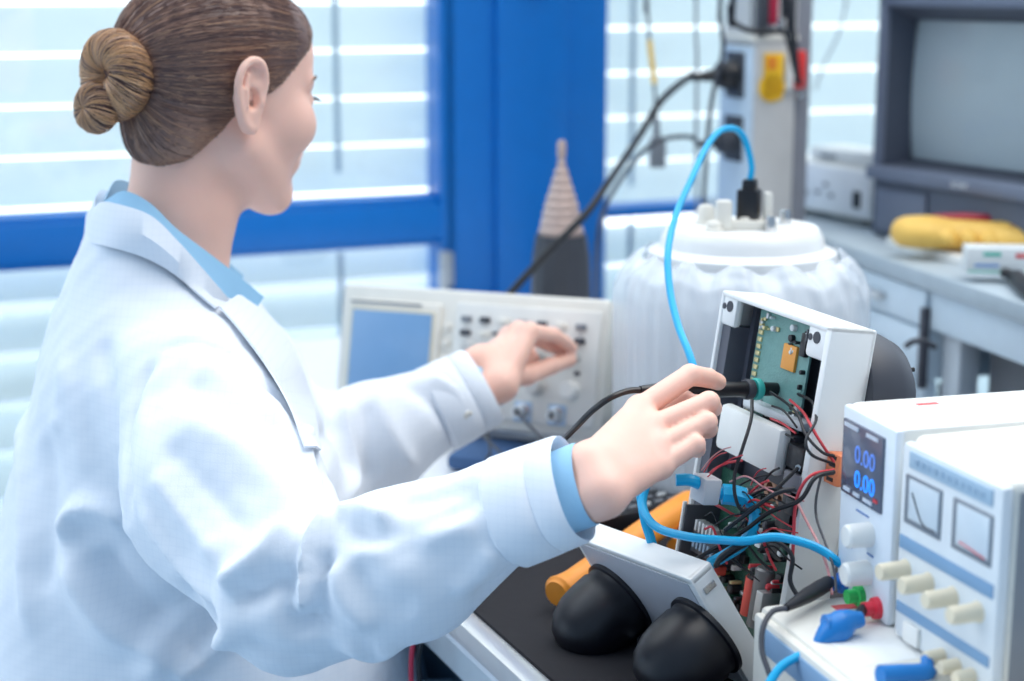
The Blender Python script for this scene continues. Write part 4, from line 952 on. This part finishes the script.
# strands combed back to the bun
KP = Vector((-.97, .10, -.12)).normalized(); e1 = Vector((0, 0, 1)); e1 = (e1 - KP * e1.dot(KP)).normalized(); e2 = KP.cross(e1)
def hsurf(d, off):
    # point of the hair surface in direction d from the hair centre
    d = np.array(d); t0, t1 = .06, .15
    for _ in range(9):
        tm = (t0 + t1) / 2; q = (HC + d * tm)[None].astype(np.float32)
        v = smin(s_ell(q, HC, HR3), s_ell(q, hp(.048, 0, .055), (.043, .060, .046)), .02); v = smin(v, s_ell(q, hp(-.052, 0, -.036), (.047, .058, .048)), .02)[0]
        if v < 0: t0 = tm
        else: t1 = tm
    return HC + d * (t0 + off)
sets = {0: bmesh.new(), 1: bmesh.new(), 2: bmesh.new()}
for i in range(2600):
    phi = random.uniform(0, 2 * math.pi); th0 = random.uniform(.08, .3); th1 = random.choice([3.05, 3.05, random.uniform(.7, 2.9)])
    st = random.uniform(.0, .9) if random.random() < .35 else th0
    off = random.uniform(-.0003, .0006); pts = []; tw = random.uniform(-.07, .07); bend = random.uniform(-.03, .03)
    N_ = 13
    for j in range(N_):
        th_ = max(th0, st) + (th1 - max(th0, st)) * j / (N_ - 1)
        ph_ = phi + tw * (th_ - th0) + bend * math.sin(3 * th_)
        d = KP * math.cos(th_) + (e1 * math.cos(ph_) + e2 * math.sin(ph_)) * math.sin(th_)
        q = hsurf(d, off)
        if q[2] < np.interp(q[0], UF, UU) + .001: break
        pts.append(HM @ Vector(q))
    if len(pts) < 4: continue
    k_ = random.choices([0, 1, 2], [.46, .40, .14])[0]
    n_ = len(pts); r0 = random.uniform(.00018, .00042)
    tube(sets[k_], pts, [r0 * (.6 + .4 * math.sin(math.pi * min(1, (t + .5) / n_))) for t in range(n_)], n=4, raw=True)
for k_, m_ in ((0, M_hm), (1, M_hd), (2, M_hl)): tag(finish('hair_strands', sets[k_], m_, hair, world=True, angle=80), kind='stuff')
# bun
def torus_strands(cen, ax, R_, r_, n, seedoff, sq=1.0, pts_n=17):
    ax = Vector(ax).normalized(); a1 = ax.orthogonal().normalized(); a2 = ax.cross(a1); ss = {0: bmesh.new(), 1: bmesh.new(), 2: bmesh.new()}
    for i in range(n):
        u0 = random.uniform(0, 2 * math.pi); v0 = random.uniform(0, 6.28); ln = random.uniform(3.0, 5.5); rr = r_ * random.uniform(1.0, 1.07); tw = random.uniform(.10, .24); pts = []
        for j in range(pts_n):
            v = v0 + ln * j / (pts_n - 1); uu = u0 + tw * (v - v0)
            rad = (a1 * math.cos(uu) + a2 * math.sin(uu)); wob = 1 + .05 * math.sin(3 * uu + seedoff)
            pts.append(Vector(cen) + rad * (R_ * wob + rr * math.cos(v)) + ax * (rr * sq * math.sin(v)))
        k_ = random.choices([0, 1, 2], [.40, .20, .40])[0]; r0 = random.uniform(.00025, .0006)
        tube(ss[k_], pts, [r0 * (.5 + .5 * math.sin(math.pi * (t + .5) / pts_n)) for t in range(pts_n)], n=4, raw=True)
    return ss
def to_world_dir(v): return HM.to_3x3() @ Vector(v)
BUN = P(116, 75, 1.612); bax = (Vector((-.62, -.72, .05))).normalized()
BUN2 = P(96, 108, 1.600)
def bun_sdf(p):
    q = p - A3(BUN); h_ = q @ A3(bax); rd_ = np.linalg.norm(q - h_[:, None] * A3(bax), axis=1)
    d = np.sqrt((rd_ - .0225) ** 2 + h_ ** 2) - .0195
    d = smin(d, s_ell(p, BUN - bax * .018, (.027, .027, .024)), .006)
    q = p - A3(BUN2); h_ = q @ A3(bax); rd_ = np.linalg.norm(q - h_[:, None] * A3(bax), axis=1)
    d = smin(d, np.sqrt((rd_ - .009) ** 2 + h_ ** 2) - .0145, .004)
    d = smin(d, s_cone(p, BUN - bax * .022, HM @ Vector((-.065, 0, .0)), .018, .026), .008)
    return d
lo, hi = bounds([BUN, BUN2, HM @ Vector((-.09, 0, 0))], .05)
Vu, Fu = nets(bun_sdf, lo, hi, .0022, relax=1)
bun = finish('hair_bun', VF(Vu, Fu), M_hair, per, world=True, angle=80)
for (c_, R_, r_, n_, so) in ((BUN, .0228, .0202, 900, 0), (BUN2, .009, .0152, 320, 2)):
    ss = torus_strands(c_, bax, R_, r_, n_, so)
    for k_, m_ in ((0, M_hl), (1, M_hd), (2, M_hb)): tag(finish('hair_strands', ss[k_], m_, bun, world=True, angle=80), kind='stuff')

# ---- lab coat
TZ = np.array([.50, .60, .71, .81, .878, .957, 1.0, 1.04, 1.075, 1.10]); TB = np.array([.24, .225, .198, .168, .145, .124, .108, .090, .076, .066]); TF = np.array([.26, .25, .215, .18, .155, .125, .095, .045, .022, .005]); TW = np.array([.25, .235, .215, .205, .198, .188, .155, .110, .080, .066])
def coat_sdf(p):
    q = p - A3(BO); f = q @ A3(BF); s = q @ A3(BS); z = p[:, 2]
    b_ = np.interp(z, TZ, TB); fr_ = np.interp(z, TZ, TF); w_ = np.interp(z, TZ, TW); cf = (fr_ - b_) / 2; hf = (fr_ + b_) / 2
    k_ = (np.abs((f - cf) / hf) ** 2.2 + np.abs(s / w_) ** 2.2) ** (1 / 2.2)
    d = (k_ - 1) * np.minimum(hf, w_) * .9
    d = smax(d, z - 1.095, .01); d = smax(d, .5 - z, .01)
    # sleeves
    rm = R_sh.lerp(R_el, .5) + Vector((-.012, 0, -.01))
    e = s_chain(p, [R_sh + Vector((.0, .02, -.012)), rm, R_el + Vector((-.004, 0, .006))], [.078, .081, .066], .03)
    cw_ = RW1.lerp(RW2, .5) + fdir * .082
    m1 = R_el.lerp(cw_, .55) + Vector((0, 0, -.010))
    e = smin(e, s_chain(p, [R_el, m1, cw_], [.064, .058, .042], .02), .012)
    d = smin(d, e, .022)
    lm = L_sh.lerp(L_el, .5)
    e = s_chain(p, [L_sh + Vector((0, 0, -.03)), lm, L_el], [.07, .08, .064], .03)
    cl = LW1.lerp(LW2, .5) + fdl * .065 + Vector((0, 0, -.010))
    e = smin(e, s_chain(p, [L_el, L_el.lerp(cl, .5), cl], [.066, .060, .047], .02), .02)
    return smin(d, e, .03)
Vc, Fc = nets(coat_sdf, (-.70, 1.12, .49), (.16, 2.0, 1.12), .0052, relax=3)
bvh = BVHTree.FromPolygons(Vc.tolist(), Fc.tolist())
def hit(px, py, Yg=None):
    d = ray(px, py).normalized(); h_ = bvh.ray_cast(CO, d)
    if h_[0] is not None: return h_[0], h_[1]
    q, n_, _, _ = bvh.find_nearest(P(px, py, Yg or 1.5)); return q, n_
NC = vnormals(Vc, Fc)
def fold(pix, amp, wid, prof='g'):
    """raise (or sink) the cloth along a line of surface points"""
    pts = [np.array(hit(*q)[0]) for q in smooth2(pix)]
    pts = np.array(pts); dmin = np.full(len(Vc), 9.0); tpar = np.zeros(len(Vc))
    near = np.ones(len(Vc), bool)
    for i in range(len(pts) - 1):
        a, b_ = pts[i], pts[i + 1]; ab = b_ - a; L2 = ab @ ab
        if L2 < 1e-9 or L2 > .03 ** 2: continue
        t = np.clip(((Vc - a) @ ab) / L2, 0, 1); dd = np.linalg.norm(Vc - a - t[:, None] * ab, axis=1)
        m_ = dd < dmin; dmin[m_] = dd[m_]; tpar[m_] = (i + t[m_]) / (len(pts) - 1)
    endf = np.clip(np.minimum(tpar, 1 - tpar) / .18, 0, 1); endf = .15 + .85 * endf * endf * (3 - 2 * endf)
    return amp * np.exp(-(dmin / wid) ** 2) * endf
def smooth2(pix):
    return [(v.x, v.y) for v in smooth_path([Vector((a, b_, 0)) for a, b_ in pix], 7)]
FOLDS = [
 # torso, below the arm
 ([(66, 545), (70, 518), (88, 508), (112, 512), (130, 530)], .012, .010), ([(66, 540), (84, 585), (112, 625), (150, 645), (158, 662), (130, 681)], .016, .016),
 ([(240, 622), (215, 645), (190, 668), (175, 681)], .012, .010), ([(25, 400), (24, 470), (28, 560), (32, 650)], .006, .014), ([(45, 430), (50, 520), (40, 600)], -.006, .016),
 ([(95, 545), (120, 590), (165, 630)], -.012, .018), ([(185, 660), (205, 630), (225, 610)], -.010, .012),
 ([(130, 640), (165, 610), (200, 590)], -.008, .012),
 ([(100, 330), (110, 400), (120, 470)], -.004, .012), ([(60, 350), (75, 420), (85, 480)], .003, .014),
 # armhole seam and shoulder
 ([(160, 352), (140, 380), (131, 420), (128, 470), (130, 520)], -.006, .006), ([(160, 352), (190, 343), (225, 352), (250, 372)], -.004, .005), ([(172, 360), (150, 395), (140, 440)], .003, .008),
 ([(195, 365), (225, 378), (255, 402), (280, 432)], .006, .012), ([(185, 380), (215, 400), (245, 430)], -.005, .010), ([(250, 370), (290, 410), (318, 460), (333, 500)], -.004, .008),
 ([(175, 410), (225, 440), (270, 480), (300, 520)], .006, .016), ([(160, 440), (200, 480), (250, 540)], -.004, .010), ([(150, 470), (185, 520), (225, 565)], .005, .009),
 # elbow
 ([(135, 500), (165, 545), (205, 590), (240, 625)], .006, .007), ([(222, 585), (245, 572), (275, 545), (290, 522)], .012, .010), ([(235, 595), (262, 590), (285, 570)], -.010, .010),
 ([(338, 512), (322, 530), (308, 560), (300, 600), (297, 620)], .013, .0065), ([(325, 545), (318, 580), (318, 610), (325, 640)], -.010, .009), ([(296, 560), (290, 595), (300, 622), (318, 626)], -.012, .009),
 ([(345, 520), (372, 540), (400, 545), (430, 538)], -.006, .010), ([(335, 515), (352, 508), (378, 514), (392, 517)], .007, .010), ([(245, 640), (280, 655), (320, 662)], -.005, .008), ([(340, 640), (370, 650), (395, 640)], .008, .010),
 ([(330, 560), (345, 600), (372, 630)], .007, .012), ([(350, 560), (380, 600), (420, 610)], -.005, .014),
 # forearm
 ([(345, 552), (400, 545), (450, 532), (478, 522)], .005, .008), ([(450, 595), (480, 572), (498, 545)], .005, .008), ([(470, 600), (505, 580), (530, 560)], -.005, .009), ([(395, 505), (430, 498), (480, 488)], -.004, .010),
 ([(490, 485), (470, 505), (440, 520)], -.003, .008),
 # left sleeve
 ([(352, 402), (345, 430), (350, 470), (345, 505)], .010, .009), ([(330, 415), (325, 450), (322, 490)], -.009, .010), ([(378, 385), (385, 420), (400, 450), (415, 470)], .006, .010), ([(400, 380), (430, 400), (455, 430), (460, 452)], -.006, .009),
 ([(310, 420), (305, 450), (318, 500)], .006, .009), ([(365, 400), (365, 440), (372, 490)], -.006, .009), ([(425, 375), (455, 390), (470, 420)], .005, .007),
]
disp = np.zeros(len(Vc))
for f_ in FOLDS: disp += 1.45 * fold(*f_)
# low, broad unevenness of hanging cloth
def wav(p, k_, ph_): return np.sin(p @ np.array(k_) + ph_)
disp += .0022 * wav(Vc, (31, 22, 9), 1.0) * wav(Vc, (-12, 27, 13), 2.0) + .0012 * wav(Vc, (70, -40, 35), .5) * wav(Vc, (20, 65, -45), 1.7) + .0005 * wav(Vc, (150, 110, -130), .2) * wav(Vc, (-90, 140, 160), .9)
Vc = Vc + NC * disp[:, None]; Vc = relaxm(Vc, Fc, 1)
bvh = BVHTree.FromPolygons(Vc.tolist(), Fc.tolist())
def clothmat():
    m = mat('white cotton cloth', rgb(232, 236, 242), .85, noise=.012, scale=10, bump=.15, bscale=900)
    t = m.node_tree; b = t.nodes['Principled BSDF']; tc = [n for n in t.nodes if n.type == 'TEX_COORD'][0]; mx = [n for n in t.nodes if n.type == 'MIX_RGB'][0]
    last = mx.outputs[0]
    for d_ in ('X', 'Z'):
        wv = t.nodes.new('ShaderNodeTexWave'); wv.wave_type = 'BANDS'; wv.bands_direction = d_; wv.inputs['Scale'].default_value = 48; wv.inputs['Distortion'].default_value = .6; wv.inputs['Detail'].default_value = 1
        r = t.nodes.new('ShaderNodeValToRGB'); r.color_ramp.elements[0].position = .86; r.color_ramp.elements[0].color = (0, 0, 0, 1); r.color_ramp.elements[1].position = 1; r.color_ramp.elements[1].color = (.045, .045, .045, 1)
        m2 = t.nodes.new('ShaderNodeMixRGB'); m2.blend_type = 'MULTIPLY'; m2.inputs[2].default_value = rgb(170, 190, 215)
        t.links.new(tc.outputs['Object'], wv.inputs['Vector']); t.links.new(wv.outputs['Fac'], r.inputs[0]); t.links.new(r.outputs[0], m2.inputs[0]); t.links.new(last, m2.inputs[1]); last = m2.outputs[0]
    t.links.new(last, b.inputs['Base Color']); b.inputs['Sheen Weight'].default_value = .2; return m
M_cloth = clothmat(); M_shirt = mat('light blue shirt cloth', rgb(150, 196, 226), .8, noise=.02, bump=.1, bscale=700)
coat = finish('lab_coat', VF(Vc, Fc), M_cloth, per, world=True, angle=80)
coat['label'] = 'white cotton lab coat'

def mirror(q): d_ = (q - BO).dot(BS); return q - BS * (2 * d_)
def onb(px, py, off, Yg=1.6):
    q, n_ = hit(px, py, Yg); return q + n_ * off
def strip(rows, th, name, m, parent, both=True):
    """rows: lists of equal length; a cloth band with thickness"""
    if both and abs((rows[0][0] - BO).dot(BS)) < .03: rows = [[r[0] - BS * (r[0] - BO).dot(BS)] + [q for q in r[1:] if (q - BO).dot(BS) > .008 or q is r[-1]] for r in rows]
    m_ = min(len(r) for r in rows); rows = [[r[0]] + r[-(m_ - 1):] for r in rows]
    rows = [smooth_path(r, 6) for r in rows]
    if both == 'two': rows2 = [[mirror(q) for q in r] for r in rows]
    elif both: rows = [[mirror(q) for q in reversed(r[1:])] + r for r in rows]
    nR, nC = len(rows), len(rows[0]); bm = bmesh.new()
    g = [[bm.verts.new(q) for q in r] for r in rows]
    for i in range(nR - 1):
        for j in range(nC - 1): bm.faces.new((g[i][j], g[i][j + 1], g[i + 1][j + 1], g[i + 1][j]))
    bmesh.ops.recalc_face_normals(bm, faces=bm.faces)
    r = bmesh.ops.solidify(bm, geom=bm.faces[:], thickness=th)
    return finish(name, bm, m, parent, world=True, angle=50)
cf_top = [P(94, 207, 1.645), P(100, 202, 1.618), P(114, 203, 1.592), P(150, 215, 1.570), P(177, 240, 1.566), P(204, 270, 1.572), P(230, 300, 1.585)]
cf_mid = [P(88, 222, 1.648), P(90, 222, 1.612), P(112, 224, 1.575), P(145, 236, 1.556), P(172, 256, 1.556), P(198, 283, 1.566), P(222, 306, 1.580)]
cf_low = [P(85, 243, 1.652), P(89, 243, 1.606), onb(110, 248, .006), onb(140, 259, .006), onb(166, 273, .006), onb(192, 294, .006), onb(214, 313, .006)]
cf_in = [P(98, 214, 1.645), P(106, 207, 1.622), P(120, 208, 1.605), P(150, 222, 1.590), P(177, 247, 1.588), P(204, 277, 1.594), P(228, 305, 1.604)]
strip([cf_in, cf_top, cf_mid, cf_low], .002, 'coat_collar', M_cloth, coat)
# lapels: right side lies along the front edge
def onb(px, py, off, Yg=1.6):
    q, n_ = hit(px, py, Yg); return q + n_ * off
lo_ = [onb(217, 314, .008), onb(236, 336, .008), onb(262, 372, .008), onb(286, 412, .007), onb(304, 452, .006)]
li_ = [onb(232, 303, .010), onb(256, 330, .012), onb(282, 368, .012), onb(302, 408, .010), onb(312, 452, .007)]
ll_ = [onb(240, 300, .006), onb(266, 322, .008), onb(292, 364, .008), onb(308, 406, .006), onb(316, 450, .005)]
strip([lo_, li_, ll_], .002, 'lapel', M_cloth, coat, both=False)
strip([[mirror(q) for q in r] for r in (lo_, li_, ll_)], .002, 'lapel', M_cloth, coat, both=False)
sc_top = [P(104, 200, 1.650), P(108, 196, 1.628), P(124, 191, 1.604), P(150, 203, 1.592), P(176, 228, 1.592), P(205, 250, 1.600), P(236, 274, 1.612), P(264, 297, 1.624)]
sc_low = [P(98, 216, 1.652), P(102, 212, 1.622), P(116, 209, 1.590), P(146, 221, 1.578), P(172, 247, 1.576), P(204, 276, 1.586), P(234, 302, 1.600), P(254, 312, 1.612)]
sc_in = [P(110, 212, 1.655), P(116, 208, 1.640), P(130, 205, 1.625), P(152, 218, 1.612), P(178, 243, 1.612), P(205, 262, 1.620), P(232, 288, 1.635), P(250, 312, 1.65)]
strip([sc_in, sc_top, sc_low], .0015, 'shirt_collar', M_shirt, per)
# cuffs
def cuffring(c, ax, up_, ra, rb, n=48, wob=0, ph_=0):
    ax = ax.normalized(); a1 = (up_ - ax * up_.dot(ax)).normalized(); a2 = ax.cross(a1)
    return [c + a1 * math.cos(2 * math.pi * i / n) * (ra + wob * math.sin(3 * 2 * math.pi * i / n + ph_)) + a2 * math.sin(2 * math.pi * i / n) * (rb + wob * math.sin(2 * 2 * math.pi * i / n + ph_)) for i in range(n)]
def cuff(name, rings, m, parent, th=.0018):
    bm = bmesh.new(); g = [[bm.verts.new(q) for q in r] for r in rings]; n = len(g[0])
    for a, b_ in zip(g, g[1:]):
        for i in range(n): bm.faces.new((a[i], a[(i + 1) % n], b_[(i + 1) % n], b_[i]))
    bmesh.ops.recalc_face_normals(bm, faces=bm.faces); bmesh.ops.solidify(bm, geom=bm.faces[:], thickness=th)
    return finish(name, bm, m, parent, world=True, angle=60)
def make_cuffs(w1, w2, fd, c_in, spread, dz=0, ss=None):
    ss = ss or spread
    c0 = w1.lerp(w2, .5) + Vector((0, 0, dz)); ax = -fd; up_ = (w1 - w2)
    R_ = []
    for d_, ra, rb, wb in ((-.062, .038, .036, .001), (-.060, .0455, .043, .002), (-.057, .0475, .0445, .002), (-.034, .0472, .0425, .0018), (-.023, .0468, .0408, .0017), (-.022, .0455, .0396, .0017), (-.021, .0468, .0405, .0017), (-.004, .0465, .038, .0015), (.0, .045, .0365, .0015), (-.002, .043, .034, .0015), (-.03, .040, .032, .001)):
        R_.append(cuffring(c0 + ax * (d_ + c_in), ax, up_, ra * spread, rb * spread, wob=wb, ph_=1.0))
    q = cuff('coat_cuff', R_, M_cloth, coat)
    S_ = []
    for d_, ra, rb in ((-.05, .034, .028), (-.01, .0355, .027), (.010, .036, .026), (.0125, .0352, .0252), (.008, .034, .024), (-.02, .032, .024)):
        S_.append(cuffring(c0 + ax * (d_ + c_in), ax, up_, ra * ss, rb * ss, wob=.0008, ph_=.4))
    cuff('shirt_cuff', S_, M_shirt, per)
    return c0, ax, up_
make_cuffs(RW1, RW2, fdir, -.020, .95)
make_cuffs(LW1, LW2, fdl, -.012, 1.06, -.009, .88)
q, n_ = hit(467, 414, 1.75); b_ = lathe(bmesh.new(), [(0, 0), (.005, 0), (.0055, .0015), (.004, .003), (0, .002)], q + n_ * .001, n_, n=16); finish('sleeve_button', b_, M_offw, coat, world=True)
# ---- lower body
M_tr = mat('pale blue trousers', rgb(150, 180, 205), .8, bump=.1, bscale=500); M_sh = mat('white shoe', rgb(225, 225, 225), .5)
hipc = BO - BF * .05; legs = []
def tro(p):
    d = s_ell(p, hipc + Vector((0, 0, .56)), (.13, .14, .10))
    for s in (-1, 1):
        h_ = hipc + BS * (s * .085) + Vector((0, 0, .545)); kn = h_ + BF * .40 + Vector((0, 0, -.02)); an = kn + Vector((0, 0, -.43)) - BF * .05
        d = smin(d, s_chain(p, [h_, kn, an], [.085, .062, .046], .03), .03)
    return d
Vt, Ft = nets(tro, (-.62, 1.38, .04), (.20, 2.02, .70), .01, relax=2); finish('trousers', VF(Vt, Ft), M_tr, per, world=True, angle=80)
for s in (-1, 1):
    an = hipc + BS * (s * .085) + BF * .35 + Vector((0, 0, .0))
    def sh(p, an=an): return smax(smin(s_ell(p, an + Vector((0, 0, .05)), (.045, .045, .05)), s_cone(p, an + BF * -.02 + Vector((0, 0, .035)), an + BF * .13 + Vector((0, 0, .03)), .038, .036), .03), -(p[:, 2] - .001), .003)
    lo = np.array(an) - .12; hi = np.array(an) + .22; lo[2] = -.01; hi[2] = .12
    Vs, Fs = nets(sh, lo, hi, .007, relax=1); finish('shoe', VF(Vs, Fs), M_sh, per, world=True, angle=60)
st = thing('lab_stool', 'round swivel stool under the seated person in the lab coat', 'stool', Matrix.Translation(hipc))
finish('seat', lathe(bmesh.new(), [(0, .42), (.17, .42), (.185, .435), (.185, .458), (.17, .468), (0, .470)], n=36), M_dark, st)
finish('column', cyl(bmesh.new(), (0, 0, .06), (0, 0, .425), .025), M_steel, st)
for i in range(5):
    a = 2 * math.pi * i / 5 + .3; finish('leg', cyl(bmesh.new(), (0, 0, .075), (.26 * math.cos(a), .26 * math.sin(a), .05), .02, .014), M_steel, st)
    finish('castor', cyl(bmesh.new(), (.26 * math.cos(a) - .012, .26 * math.sin(a), .025), (.26 * math.cos(a) + .012, .26 * math.sin(a), .025), .025), M_black, st)
